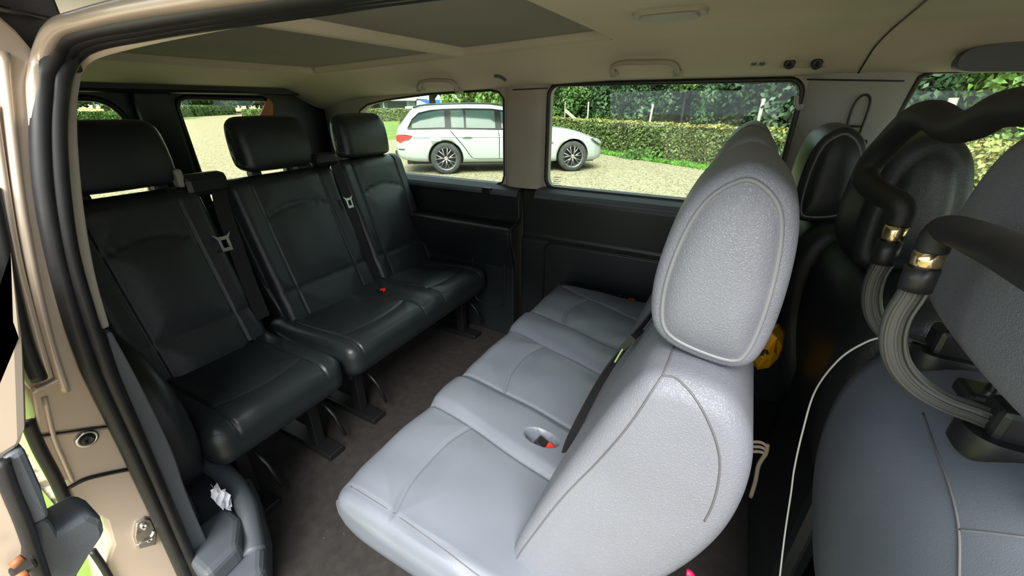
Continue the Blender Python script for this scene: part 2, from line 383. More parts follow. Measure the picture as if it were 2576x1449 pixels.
# belt height adjuster on the front pillar
sl = [P(a, b, 'y', 1.662) for a, b in ((2128, 345), (2135, 300), (2150, 260), (2170, 240), (2186, 242), (2188, 262), (2176, 300), (2160, 345), (2155, 375))]
tube('belt_adjuster_slot', catmull(sl, 5), 0.0032, BLACK, wall_left, 6)
tube('belt_adjuster_bar', [P(2132, 318, 'y', 1.662), P(2166, 318, 'y', 1.662)], 0.003, BLACK, wall_left, 6)
a = P(2120, 375, 'y', 1.655); box('belt_guide', a-np.array([0.005, 0.012, 0.05]), a+np.array([0.055, 0.012, 0.03]), BLACK, wall_left, 0.008)
b = P(1290, 226, 'y', 1.675); c = P(1378, 222, 'y', 1.675); tube('pillar_joint', [b, c], 0.0022, BLACK, wall_left, 6)
b = P(2030, 200, 'y', 1.668); c = P(2275, 204, 'y', 1.668); tube('pillar_joint', [b, c], 0.0022, BLACK, wall_left, 6)
a = P(1225, 480, 'y', 1.655); box('retaining_clip', a-np.array([0.025, 0.01, 0.014]), a+np.array([0.025, 0.01, 0.016]), BLACK, wall_left, 0.004)
a = P(1018, 455, 'y', 1.66); box('retaining_clip', a-np.array([0.02, 0.012, 0.02]), a+np.array([0.015, 0.012, 0.018]), BLACK, wall_left, 0.004)

def window(name, loop, axis, v, sealr, gm, label, sealm=RUBBER, off=0.02):
    if axis == 'y': pts = [(a, v, b) for a, b in loop]
    else: pts = [(v, a, b) for a, b in loop]
    w = plate(name, loop, [], axis, v+off, v+off+0.004, gm); struct(w, label)
    if sealr: tube('window_seal', [np.array(p) for p in pts], sealr, sealm, w, 8, True)
    return w
w1 = window('window_1', WA, 'y', FARY, 0.009, GLASS, 'wide rounded side window of the van beside the middle bench')
w2 = window('window_2', WB, 'y', FARY, 0.005, GLASS, 'rear side window of the van behind the rear bench', DARK)
w3 = window('window_3', WC, 'y', FARY, 0.008, GLASS, 'front side window of the van beside the driver seat')
# etched glass mark in the lower corner
for k in range(5):
    b = P(1392, 446+5*k, 'y', FARY+0.018); c = P(1412-(k % 2)*6, 446+5*k, 'y', FARY+0.018)
    tube('glass_mark', [b, c], 0.0011, STEP, w1, 4)
# sill ledge strips in paler plastic, window light put into the colour
prism_x('sill_ledge', [(1.715, 1.342), (1.700, 1.340), (1.662, 1.322), (1.648, 1.308), (1.648, 1.296), (1.70, 1.296)], -1.85, -0.89, STEP, wall_left, 0.004)
prism_x('sill_ledge', [(1.715, 1.352), (1.700, 1.350), (1.662, 1.330), (1.648, 1.316), (1.648, 1.302), (1.70, 1.302)], -0.80, 0.13, STEP, wall_left, 0.004)

# rear wall with two door windows
RX = -2.2
WR = rrect(0.30, 1.28, 0.765, 1.715, [0.09, 0.05, 0.05, 0.03]); WL = rrect(0.965, 1.25, 1.405, 1.725, [0.06, 0.07, 0.04, 0.05])
WL = [(0.955, 1.68), (0.97, 1.71), (1.0, 1.722), (1.35, 1.718), (1.385, 1.70), (1.37, 1.62), (1.40, 1.30), (1.38, 1.25), (0.99, 1.25), (0.965, 1.27)]
wall_rear = struct(plate('wall_rear', [(0.10, 0.5), (1.76, 0.5), (1.76, 1.86), (0.10, 1.86)], [WR, WL], 'x', RX-0.05, RX, DARK, None, 0.006), 'dark rear doors of the van with two windows')
window('window_4', WR, 'x', RX, 0.012, GLASST, 'right rear door window of the van', DARK, -0.03)
window('window_5', WL, 'x', RX, 0.012, GLASST, 'left rear door window of the van', DARK, -0.03)
box('door_frame', (RX-0.005, 0.80, 0.56), (RX+0.045, 0.94, 1.75), DARK, wall_rear, 0.02)
box('top_rail', (RX-0.005, 0.2, 1.735), (RX+0.05, 1.70, 1.80), DARK, wall_rear, 0.015)
v = [P(672, 246, 'x', RX+0.01), P(651, 290, 'x', RX+0.01), P(684, 292, 'x', RX+0.01), P(684, 262, 'x', RX+0.01)]
pymesh('orange_wedge', list(v)+[p+np.array([0.012, 0, 0]) for p in v], [(0, 1, 2, 3), (7, 6, 5, 4), (0, 4, 5, 1), (1, 5, 6, 2), (2, 6, 7, 3), (3, 7, 4, 0)], ORANGE, wall_rear, False)  # added wedge, stands for something orange outside the window corner
# front bulkhead with windscreen opening
struct(plate('wall_front', [(0.10, 0.5), (1.76, 0.5), (1.76, 1.9), (0.10, 1.9)], [rrect(0.22, 1.2, 1.64, 1.8, 0.08)], 'x', 1.62, 1.67, DARK, None, 0.0), 'dark dashboard bulkhead of the van with windscreen opening')
struct(plate('window_6', rrect(0.22, 1.2, 1.64, 1.8, 0.08), [], 'x', 1.635, 1.639, GLASS), 'windscreen of the van')

# near side wall behind the door opening (body skin and lining), and the front door side
wall_right = struct(plate('wall_right', [(-2.24, 0.30), (-0.98, 0.30), (-0.98, 1.30), (-2.24, 1.30)], [], 'y', 0.075, 0.115, PAINT, None, 0.004), 'near side body wall of the van behind the sliding door opening')
v = [(-2.24, 0.115, 1.28), (-0.99, 0.115, 1.28), (-0.99, 0.245, 1.84), (-2.24, 0.245, 1.84)]
plate_u = pymesh('upper_side', v+[(a, b+0.04, c) for a, b, c in v], [(0, 1, 2, 3), (7, 6, 5, 4), (0, 4, 5, 1), (1, 5, 6, 2), (2, 6, 7, 3), (3, 7, 4, 0)], PAINT, wall_right, False)
box('inner_lining', (-2.2, 0.118, 0.56), (-1.02, 0.205, 1.30), DARK, wall_right, 0.01)
v = [(-2.2, 0.16, 1.28), (-1.02, 0.165, 1.28), (-1.02, 0.275, 1.80), (-2.2, 0.275, 1.80)]
pymesh('upper_lining', v+[(a, b+0.03, c) for a, b, c in v], [(0, 1, 2, 3), (7, 6, 5, 4), (0, 4, 5, 1), (1, 5, 6, 2), (2, 6, 7, 3), (3, 7, 4, 0)], DARK, wall_right, False)
struct(plate('door_1', [(0.45, 0.30), (1.65, 0.30), (1.65, 1.86), (0.45, 1.86)], [rrect(0.52, 1.32, 1.45, 1.76, 0.06)], 'y', 0.06, 0.12, PAINT, None, 0.01), 'champagne front passenger door of the van, closed')

# ================================================================ SEATS
def pxy(z, pts): return [tuple(P(a, b, 'z', z)[:2]) for a, b in pts]
HR = [(-0.056, 1.462), (-0.060, 1.517), (-0.048, 1.585), (-0.026, 1.628), (0.010, 1.648), (0.046, 1.626), (0.062, 1.584), (0.067, 1.508), (0.061, 1.446), (0.043, 1.424), (0.005, 1.424), (-0.036, 1.436)]
def mirror(prof, x0): return [(x0-a, b) for a, b in prof]
def shift(prof, dx, dz): return [(a+dx, b+dz) for a, b in prof]
def headrest(root, prof, y0, y1, m, post_x, post_z0, pm=CHROME, name='headrest', r=0.014, bulge=0.016, pipe=PIPE, lean=0.0):
    hr = padded(name, prof, y0, y1, m, root, r, 24, 64, bulge, None, pipe, 0.0028,
                taper=lambda ys: (1.0+0.10*(1-(2*(ys-y0)/(y1-y0)-1)**2), 1.0+0.05*(1-(2*(ys-y0)/(y1-y0)-1)**2)))
    zb = min(b for a, b in prof)
    for yy in (y0+0.055, y1-0.055):
        tube('headrest_post', [(post_x, yy, post_z0-0.06), (post_x, yy, zb+0.05)], 0.006, pm, hr, 10)
        box('post_collar', (post_x-0.022, yy-0.018, post_z0-0.012), (post_x+0.022, yy+0.018, post_z0+0.009), BLACK, hr, 0.005)
    return hr

# ---- middle bench (faces the rear of the van)
mb = empty('seat_bench', 'pale grey leather three-seat bench in the middle of the van, facing rearward', 'seat bench', (-0.25, 0.97, FLOOR_Z))
Zs = 0.945
seams = [pxy(Zs, s) for s in (
    [(868, 1215), (990, 1292), (1100, 1370), (1205, 1449), (1330, 1540)],
    [(988, 1292), (1025, 1222), (1070, 1165), (1125, 1112), (1182, 1074)],
    [(1085, 1010), (1200, 1080), (1300, 1148), (1410, 1216), (1480, 1260)],
    [(1168, 938), (1268, 985), (1360, 1030), (1450, 1080), (1540, 1130)],
    [(1268, 985), (1285, 938), (1318, 898), (1368, 868)],
    [(1290, 828), (1370, 868), (1450, 905), (1540, 950), (1600, 980)],
    [(1347, 785), (1420, 815), (1500, 850), (1600, 890)],
    [(1418, 815), (1425, 788), (1450, 765), (1485, 752)],
    [(1418, 722), (1485, 752), (1560, 782), (1640, 815)])]
seams = [[tuple(p) for p in catmull(s, 5)] for s in seams]
BK = tuple(P(1362, 1103, 'z', 0.95)[:2])
def ylin(pl, X):
    a = sorted(pl); return np.interp(X, [p[0] for p in a], [p[1] for p in a])
def off_mid(X, Z, NX, NZ, Y):
    top = np.clip(NZ*1.4-0.1, 0, 1)
    d = np.min([dpoly(X, Y, s) for s in seams], 0)
    o = groove(d, 0.0045, 0.0065)+0.007*(1-np.exp(-(d/0.045)**2))
    for a, b, w in ((2, 3, 1.0), (5, 6, 1.0)):
        ya, yb = ylin(seams[a], X), ylin(seams[b], X)
        o = o+0.010*sstep(0, 0.03, Y-ya)*sstep(0, 0.03, yb-Y)*w
    # buckle recess
    e = np.hypot((X-BK[0])/0.042, (Y-BK[1])/0.023)
    o = o-0.045*sstep(1.12, 0.82, e)
    wv = 0.0012*np.sin(X*31+Y*17)+0.001*np.sin(X*11-Y*43)
    return (o+wv)*top
CUSH = [(-0.638, 0.880), (-0.632, 0.915), (-0.606, 0.940), (-0.55, 0.946), (-0.45, 0.944), (-0.30, 0.938), (-0.18, 0.936), (-0.12, 0.91), (-0.12, 0.85), (-0.22, 0.815), (-0.40, 0.805), (-0.55, 0.805), (-0.61, 0.825), (-0.632, 0.85)]
cm = padded('seat_cushion', CUSH, 0.325, 1.585, LEATHER_S, mb, 0.034, 330, 300, 0.006, off_mid)
# welt seam along the cushion side
q, nn = ring2d(CUSH, 80)
tube('piping', [(a-0.012*(a < -0.6), 0.333, b) for a, b in (q-nn*0.022) if True], 0.0022, THREAD, cm, 6, True)
tube('stitching', surf_line(cm, [(868, 1215), (990, 1292), (1100, 1370), (1205, 1449), (1300, 1515)], 6, 0.0002), 0.0011, THREAD, cm, 6)
BACK = [(-0.226, 0.905), (-0.211, 0.975), (-0.160, 1.125), (-0.098, 1.290), (-0.060, 1.378), (-0.032, 1.412), (0.010, 1.420), (0.050, 1.404), (0.076, 1.355), (0.084, 1.280), (0.072, 1.190), (0.036, 1.090), (-0.02, 0.985), (-0.09, 0.895), (-0.16, 0.862), (-0.215, 0.868)]
def off_back(ylines, fx=-1):
    def f(X, Z, NX, NZ, Y):
        front = np.clip(NX*fx*1.3, 0, 1); o = 0
        d = np.min([np.abs(Y-l) for l in ylines], 0)
        o = groove(d, 0.005, 0.006)+0.006*(1-np.exp(-(d/0.05)**2))
        return o*front
    return f
bmk = padded('backrest', BACK, 0.395, 1.60, LEATHER, mb, 0.028, 170, 150, 0.006, off_back((0.65, 0.79, 1.08, 1.22)))
for sl_ in ([(1667, 945), (1640, 985), (1600, 1045), (1560, 1098), (1500, 1165), (1440, 1225), (1400, 1270), (1350, 1335), (1300, 1405), (1286, 1448), (1275, 1500)],
            [(1667, 945), (1700, 952), (1740, 990), (1775, 1045), (1800, 1105), (1811, 1160), (1806, 1220), (1790, 1275), (1772, 1310)],
            [(1667, 945), (1684, 905), (1696, 868)]):
    tube('stitching', surf_line(bmk, sl_, 6, 0.0003), 0.0013, THREAD, bmk, 6)
for y0 in (0.445, 0.87, 1.295):
    headrest(mb, HR, y0, y0+0.27, LEATHER, 0.024, 1.405)
for x in (-0.5, -0.2):
    for y in (0.5, 1.42):
        box('leg', (x-0.03, y-0.02, FLOOR_Z), (x+0.03, y+0.02, 0.83), BLACK, mb, 0.005)
for y in (0.5, 1.42): box('floor_rail', (-0.62, y-0.03, FLOOR_Z), (-0.08, y+0.03, FLOOR_Z+0.03), BLACK, mb, 0.004)
box('under_frame', (-0.58, 0.40, 0.78), (-0.12, 1.52, 0.815), BLACK, mb, 0.01)

def buckle(p, label, rot=0.0, group=None, s=1.0, tilt=0.0):
    r = empty('belt_buckle', label, 'buckle', tuple(p))
    R = Matrix.Rotation(rot, 3, 'Z')@Matrix.Rotation(tilt, 3, 'Y')
    x, y, z = p
    box('housing', (x-0.026*s, y-0.015*s, z-0.03*s), (x+0.026*s, y+0.015*s, z+0.004*s), BLACK, r, 0.004, R, p)
    b = box('release_button', (x+0.000*s, y-0.012*s, z-0.008*s), (x+0.030*s, y+0.012*s, z+0.010*s), RED, r, 0.004, R, p)
    return r
buckle((BK[0]+0.014, BK[1]-0.004, 0.935), 'red-buttoned black belt buckle in the oval recess of the middle bench', 0.0, None, 1.0, 0.5)

def tongue(parent, p, rot, s=1.0):
    loop = [(-0.011, -0.016), (0.011, -0.016), (0.012, 0.012), (0.020, 0.026), (0.009, 0.018), (-0.009, 0.018), (-0.020, 0.026), (-0.012, 0.012)]
    hole = [(-0.006, -0.008), (0.006, -0.008), (0.006, 0.010), (-0.006, 0.010)]
    o = plate('tongue', [(a*s, b*s) for a, b in loop], [[(a*s, b*s) for a, b in hole]], 'y', -0.0012, 0.0012, SILVER)
    o.data.transform(Matrix.Translation(Vector(p))@rot.to_4x4())
    o.parent = parent; o.matrix_parent_inverse = Matrix.Translation(parent.location).inverted()
    return o
# belt lying up the middle bench backrest
p0 = P(1432, 1140, 'z', 0.955); p1 = P(1468, 1060, 'x', -0.205); p2 = P(1525, 950, 'x', -0.150); p3 = P(1590, 855, 'x', -0.118); p4 = P(1650, 765, 'x', -0.085)
sb = empty('seat_belt', 'black seat belt lying up the middle bench backrest with silver tongue', 'seat belt', tuple(p0))
dirs = [np.array(a)-np.array(b) for a, b in ((p1, p0), (p2, p1), (p3, p2), (p4, p3), (p4, p3))]
p1 = np.array([-0.196, p1[1]*0.97, p1[2]])
ribbon('webbing', [P(1430, 1152, 'y', 0.665), P(1441, 1100, 'y', 0.67), P(1470, 1035, 'y', 0.68), P(1526, 935, 'y', 0.685), P(1590, 850, 'y', 0.685), P(1650, 775, 'y', 0.69)], [0.044, 0.030, 0.026, 0.03, 0.034, 0.034], WEB, sb, 0.003, [(0.75, 0.65, 0), (0.8, 0.55, 0.2), (0.75, 0.5, 0.4), (0.6, 0.6, 0.4), (0.45, 0.8, 0.2), (0.3, 0.95, 0)])
t = P(1568, 882, 'x', -0.150)
tg = ribbon('tongue', [P(1550, 908, 'y', 0.675), P(1565, 882, 'y', 0.675), P(1580, 860, 'y', 0.675)], 0.010, SILVER, sb, 0.003, (0.3, 0.9, 0.2))
ribbon('tongue_grip', [P(1576, 866, 'y', 0.68), P(1604, 838, 'y', 0.68)], 0.03, BLACK, sb, 0.012, (0.3, 0.9, 0.2))
# belt of the far seat beside the wall
r = empty('belt_stalk', 'belt stalk with white tongue and red button beyond the far end of the middle bench', 'belt stalk', tuple(P(1570, 752, 'y', 1.60)))
a = P(1552, 750, 'y', 1.60); ribbon('tongue', [P(1550, 758, 'y', 1.60), P(1558, 744, 'y', 1.60)], 0.012, SILVER, r, 0.004, (0, 1, 0))
a = P(1588, 754, 'y', 1.60); box('housing', a-np.array([0.035, 0.015, 0.05]), a+np.array([0.03, 0.015, -0.002]), BLACK, r, 0.006)
box('release_button', a-np.array([0.014, 0.012, 0.012]), a+np.array([0.016, 0.012, 0.004]), RED, r, 0.003)

# ---- rear bench (faces forward): one single seat and one double seat
RC = [(-1.018, 0.870), (-1.022, 0.905), (-1.045, 0.932), (-1.10, 0.942), (-1.22, 0.936), (-1.36, 0.926), (-1.46, 0.932), (-1.52, 0.90), (-1.52, 0.83), (-1.40, 0.80), (-1.20, 0.795), (-1.08, 0.80), (-1.035, 0.82), (-1.02, 0.845)]
RB = [(-1.40, 0.905), (-1.432, 1.00), (-1.475, 1.12), (-1.525, 1.27), (-1.560, 1.38), (-1.578, 1.428), (-1.615, 1.448), (-1.655, 1.432), (-1.668, 1.39), (-1.645, 1.25), (-1.600, 1.08), (-1.545, 0.92), (-1.51, 0.86), (-1.45, 0.85), (-1.405, 0.87)]
RHR = [(-1.588, 1.485), (-1.592, 1.56), (-1.612, 1.625), (-1.645, 1.650), (-1.680, 1.640), (-1.698, 1.59), (-1.695, 1.51), (-1.675, 1.468), (-1.64, 1.462), (-1.605, 1.466)]
def off_rc(lines, bars):
    def f(X, Z, NX, NZ, Y):
        top = np.clip(NZ*1.4-0.1, 0, 1); ds = [np.abs(Y-l) for l in lines]
        for (y0, y1) in bars:
            xa = -1.135-0.028*(1-((Y-(y0+y1)/2)/((y1-y0)/2))**2)*-1
            ds.append(np.where((Y > y0) & (Y < y1), np.abs(X-xa), 1))
        d = np.min(ds, 0)
        o = groove(d, 0.0045, 0.006)+0.008*(1-np.exp(-(d/0.045)**2))
        for (y0, y1) in bars:     # dished seat panels
            o = o-0.014*sstep(y0, y0+0.05, Y)*sstep(y1, y1-0.05, Y)*sstep(-1.10, -1.30, X)
        return o*top
    return f
def off_rb(lines):
    def f(X, Z, NX, NZ, Y):
        fr = np.clip(NX*1.3, 0, 1); d = np.min([np.abs(Y-l) for l in lines]+[np.abs(Z-1.03)*1.0], 0)
        # arched seam under the headrest
        mid = (lines[0]+lines[-1])/2; hw = (lines[-1]-lines[0])/2
        za = 1.33-0.03*((Y-mid)/hw)**2
        d = np.minimum(d, np.where(np.abs(Y-mid) < hw, np.abs(Z-za), 1))
        return (groove(d, 0.005, 0.005)+0.007*(1-np.exp(-(d/0.05)**2)))*fr
    return f
rs = empty('passenger_seat', 'single shade-darkened leather rear seat nearest the open door', 'seat', (-1.3, 0.48, FLOOR_Z))
padded('seat_cushion', RC, 0.275, 0.690, SHADED_LEATHER, rs, 0.045, 110, 200, 0.01, off_rc((0.345, 0.62), ((0.345, 0.62),)))
padded('backrest', RB, 0.285, 0.675, SHADED_LEATHER, rs, 0.035, 90, 130, 0.012, off_rb((0.36, 0.60)))
headrest(rs, RHR, 0.345, 0.645, SHADED_LEATHER, -1.64, 1.452, SILVER, 'headrest', 0.045, 0.006, None)
rd = empty('seat_bench', 'shade-darkened leather double rear seat beside the far window, two headrests', 'seat bench', (-1.3, 1.15, FLOOR_Z))
padded('seat_cushion', RC, 0.716, 1.585, SHADED_LEATHER, rd, 0.045, 230, 200, 0.01, off_rc((0.77, 1.10, 1.235, 1.52), ((0.77, 1.10), (1.235, 1.52))))
padded('backrest', RB, 0.760, 1.215, SHADED_LEATHER, rd, 0.035, 100, 130, 0.012, off_rb((0.84, 1.13)))
padded('backrest', shift(RB, 0, 0.012), 1.240, 1.645, SHADED_LEATHER, rd, 0.035, 100, 130, 0.012, off_rb((1.31, 1.58)))
headrest(rd, RHR, 0.845, 1.150, SHADED_LEATHER, -1.64, 1.452, SILVER, 'headrest', 0.045, 0.006, None)
headrest(rd, RHR, 1.300, 1.595, SHADED_LEATHER, -1.64, 1.462, SILVER, 'headrest', 0.045, 0.006, None)
for root, ylist in ((rs, (0.36, 0.60)), (rd, (0.80, 1.5))):
    for y in ylist:
        box('leg', (-1.42, y-0.018, FLOOR_Z), (-1.37, y+0.018, 0.82), BLACK, root, 0.004)
        o = box('leg', (-1.16, y-0.018, FLOOR_Z), (-1.12, y+0.018, 0.82), BLACK, root, 0.004)
        box('floor_rail', (-1.48, y-0.03, FLOOR_Z), (-1.04, y+0.03, FLOOR_Z+0.025), BLACK, root, 0.004)
        tube('latch_lever', [(-1.12, y+0.03, 0.76), (-1.07, y+0.04, 0.70), (-1.04, y+0.045, 0.62)], 0.006, BLACK, root, 8)
    box('under_frame', (-1.46, ylist[0]-0.05, 0.76), (-1.10, ylist[-1]+0.05, 0.805), BLACK, root, 0.01)
buckle(P(958, 730, 'z', 0.938), 'small red-buttoned belt buckle on the rear double seat cushion', 0.2, None, 0.8, -0.2)
pts = [P(545, 440, 'x', -1.60), P(560, 520, 'x', -1.555), P(590, 610, 'x', -1.515), P(622, 700, 'x', -1.48), P(662, 800, 'x', -1.425)]
rb1 = empty('seat_belt', 'black seat belt hanging between the two nearest rear backrests', 'seat belt', tuple(pts[-1]))
ribbon('webbing', pts, 0.05, WEB, rb1, 0.003, (0, 1, 0))
tongue(rb1, P(567, 614, 'x', -1.495), Matrix.Rotation(PI/2+0.0, 3, 'Z')@Matrix.Rotation(-0.25, 3, 'X'), 1.5)
g1 = box('belt_guide', P(500, 470, 'x', -1.60)-np.array([0.03, 0.05, 0.03]), P(520, 432, 'x', -1.60)+np.array([0.03, 0.05, 0.0]), BLACK, rb1, 0.02)
a = P(447, 447, 'x', -1.60); box('belt_guide_cap', a-np.array([0.02, 0.012, 0.03]), a+np.array([0.02, 0.012, 0.028]), GREYTRIM, rb1, 0.008)
pts = [P(838, 395, 'x', -1.60), P(858, 455, 'x', -1.555), P(885, 530, 'x', -1.515), P(915, 620, 'x', -1.47), P(948, 705, 'x', -1.42)]
rb2 = empty('seat_belt', 'black seat belt hanging between the middle and far rear backrests', 'seat belt', tuple(pts[-1]))
ribbon('webbing', pts, 0.05, WEB, rb2, 0.003, (0, 1, 0))
tongue(rb2, P(880, 511, 'x', -1.495), Matrix.Rotation(PI/2, 3, 'Z')@Matrix.Rotation(-0.25, 3, 'X'), 1.3)
a = P(815, 400, 'x', -1.60); box('belt_guide', a-np.array([0.03, 0.06, 0.03]), a+np.array([0.03, 0.06, 0.025]), BLACK, rb2, 0.02)

# ---- front row (faces forward), seen from behind
FHR = mirror(HR, 0.262)
FB = [(0.30, 1.425), (0.235, 1.440), (0.185, 1.425), (0.150, 1.375), (0.138, 1.30), (0.146, 1.20), (0.175, 1.08), (0.210, 0.97), (0.25, 0.90), (0.33, 0.88), (0.40, 0.92), (0.41, 1.02), (0.375, 1.15), (0.345, 1.28), (0.330, 1.38)]
fs1 = empty('front_seat', 'grey leather front passenger seat nearest the camera, seen from behind', 'seat', (0.35, 0.3, FLOOR_Z))
fb1 = padded('backrest', shift(FB, 0.045, 0.0), 0.12, 0.655, LEATHER_S, fs1, 0.06, 90, 120, 0.01)
for sl_ in ([(2322, 1040), (2350, 1120), (2390, 1230), (2412, 1330), (2414, 1449), (2412, 1520)], [(2414, 1334), (2480, 1340), (2576, 1352), (2640, 1360)]):
    tube('stitching', surf_line(fb1, sl_, 6, 0.0002), 0.0010, THREAD, fb1, 6)
headrest(fs1, [(a, 1.50+(b-1.45)*0.86) for a, b in shift(FHR, 0.0, 0.028)], 0.285, 0.555, LEATHER, 0.262, 1.435, CHROME, 'headrest', 0.016)
padded('seat_cushion', [(0.30, 0.93), (0.5, 0.94), (0.75, 0.95), (0.80, 0.90), (0.76, 0.82), (0.5, 0.80), (0.32, 0.82)], 0.12, 0.64, LEATHER_S, fs1, 0.04, 20, 60)
fs2 = empty('front_seat', 'middle front seat with shade-darkened headrest behind the padded tubes', 'seat', (0.35, 0.8, FLOOR_Z))
padded('backrest', shift(FB, 0.06, 0.0), 0.70, 1.17, SHADED_LEATHER, fs2, 0.05, 40, 90, 0.01)
headrest(fs2, shift(FHR, 0.006, 0.010), 0.87, 1.08, SHADED_LEATHER, 0.262, 1.425, CHROME, 'headrest', 0.022, 0.016, None)
padded('seat_cushion', [(0.30, 0.93), (0.5, 0.94), (0.75, 0.95), (0.80, 0.90), (0.76, 0.82), (0.5, 0.80), (0.32, 0.82)], 0.70, 1.17, SHADED_LEATHER, fs2, 0.04, 20, 60)
box('rear_shell', (0.235, 0.69, 0.58), (0.28, 1.12, 1.12), DARK, fs2, 0.02)
fs3 = empty('front_seat', 'driver seat with shade-darkened headrest in front of the far front pillar', 'seat', (0.35, 1.35, FLOOR_Z))
padded('backrest', shift(FB, 0.02, 0), 1.20, 1.58, SHADED_LEATHER, fs3, 0.05, 40, 90, 0.01)
headrest(fs3, shift(FHR, -0.055, 0.0), 1.24, 1.50, SHADED_LEATHER, 0.21, 1.425, CHROME, 'headrest', 0.014)
padded('seat_cushion', [(0.30, 0.93), (0.5, 0.94), (0.75, 0.95), (0.80, 0.90), (0.76, 0.82), (0.5, 0.80), (0.32, 0.82)], 1.20, 1.58, SHADED_LEATHER, fs3, 0.04, 20, 60)
for root, ys_ in ((fs1, (0.20, 0.56)), (fs2, (0.76, 1.10)), (fs3, (1.25, 1.52))):
    for y in ys_: box('leg', (0.32, y-0.03, FLOOR_Z), (0.74, y+0.03, 0.84), BLACK, root, 0.01)

# ================================================================ DOOR OPENING: JAMB, SEALS, SLIDING DOOR
JX = -0.97
def jam(pts, x=JX): return [tuple(P(a, b, 'x', x)[1:]) for a, b in pts]
jamb = empty('door_pillar', 'champagne painted door pillar behind the sliding door opening', 'pillar', (JX, 0.12, 0.5))
# upper pillar face
up_l = [(88, 132), (40, 75), (0, 40), (-60, 10), (-60, 300), (-30, 480), (20, 700), (60, 860), (100, 980), (78, 985), (96, 1095)]
up_r = [(296, 1068), (250, 960), (190, 760), (140, 600), (110, 480), (96, 330), (110, 215), (118, 160)]
plate('upper_face', jam(up_l+up_r), [], 'x', JX-0.10, JX, PAINT, jamb, 0.004)
plate('middle_face', jam([(98, 1103), (130, 1095), (290, 1074), (330, 1168), (336, 1178), (180, 1215), (150, 1205)]), [], 'x', JX-0.10, JX-0.002, PAINT, jamb, 0.004)
plate('lower_face', jam([(168, 1240), (215, 1200), (335, 1182), (400, 1320), (470, 1460), (470, 1560), (290, 1560), (262, 1440), (285, 1380), (265, 1310), (200, 1275)]), [], 'x', JX-0.10, JX-0.006, PAINT, jamb, 0.006)
# pressed channels running down the pillar
for pl, rr in (([(8, 130), (28, 330), (52, 520), (90, 720), (130, 880), (165, 985)], 0.007), ([(-20, 260), (8, 450), (40, 640), (80, 800), (122, 950)], 0.006)):
    tube('pressed_bead', catmull([np.array(P(a, b, 'x', JX+0.004)) for a, b in pl], 5), rr, PAINT, jamb, 8)
tube('window_rubber', catmull([np.array(P(a, b, 'x', JX+0.008)) for a, b in ((-30, 470), (0, 600), (25, 720), (60, 860), (98, 955))], 5), 0.011, RUBBER, jamb, 10)
tube('edge_bead', catmull([np.array(P(a, b, 'x', JX+0.004)) for a, b in ((80, 985), (130, 965), (150, 950))], 4), 0.005, PAINT, jamb, 8)
tube('lower_gap', catmull([np.array(P(a, b, 'x', JX+0.0)) for a, b in ((172, 1228), (215, 1206), (280, 1190), (336, 1179))], 4), 0.004, BLACK, jamb, 6)
tube('panel_gap', catmull([np.array(P(a, b, 'x', JX+0.002)) for a, b in ((96, 1099), (135, 1092), (220, 1080), (294, 1070))], 4), 0.0022, BLACK, jamb, 6)
tube('edge_ridge', catmull([np.array(P(a, b, 'x', JX+0.001)) for a, b in ((112, 1000), (135, 1100), (160, 1160), (182, 1212))], 4), 0.004, PAINT, jamb, 8)  # pressed ridge in the body paint
# rubber bump stop with its ring
def disc(name, c, r, h, m, parent, axis='x', n=24, inner=0.0):
    c = np.array(c, float); v = []; f = []
    U, W = {'x': ((0, 1, 0), (0, 0, 1)), 'y': ((1, 0, 0), (0, 0, 1)), 'z': ((1, 0, 0), (0, 1, 0))}[axis]; A = np.array({'x': (1, 0, 0), 'y': (0, -1, 0), 'z': (0, 0, 1)}[axis])*h
    U = np.array(U); W = np.array(W)
    prof = [(r, 0), (r, 0.7), (r*0.9, 1.0), (r*0.55 if inner == 0 else inner, 1.0), (inner, 0.75 if inner else 0.55)]
    for (q, hh) in prof:
        for k in range(n): t = 2*PI*k/n; v.append(c+(U*math.cos(t)+W*math.sin(t))*max(q, 1e-4)+A*hh)
    for i in range(len(prof)-1):
        for k in range(n): l = (k+1) % n; f.append((i*n+k, i*n+l, (i+1)*n+l, (i+1)*n+k))
    return pymesh(name, v, f, m, parent)
c = P(218, 1103, 'x', JX); bs = disc('bump_stop_ring', c, 0.0165, 0.005, SILVER, jamb, 'x', 24, 0.010); disc('bump_stop', c, 0.0095, 0.011, RUBBER, jamb, 'x', 20)
# striker plate with loop
ct = P(362, 1340, 'x', JX-0.004)
sp = plate('striker_plate', jam([(335, 1350), (340, 1315), (362, 1300), (378, 1305), (392, 1338), (390, 1368), (345, 1380)], JX-0.004), [], 'x', JX-0.008, JX+0.002, SILVER, jamb, 0.002)
tube('striker_loop', catmull([P(a, b, 'x', JX+0.018) for a, b in ((345, 1372), (358, 1362), (380, 1350), (388, 1335))], 4), 0.004, SILVER, jamb, 8)
disc('striker_screw', P(361, 1322, 'x', JX+0.002), 0.006, 0.004, CHROME, jamb)
disc('striker_screw', P(376, 1356, 'x', JX+0.002), 0.006, 0.004, CHROME, jamb)
tube('outer_edge_rubber', catmull([np.array(P(a, b, 'x', JX-0.002)) for a, b in ((70, 1060), (100, 1130), (140, 1205), (178, 1290), (205, 1345))], 4), 0.009, RUBBER, jamb, 8)
tube('pillar_edge_rubber', catmull([np.array(P(a, b, 'x', JX-0.002)) for a, b in ((232, 1385), (262, 1430), (300, 1500))], 4), 0.006, RUBBER, jamb, 8)

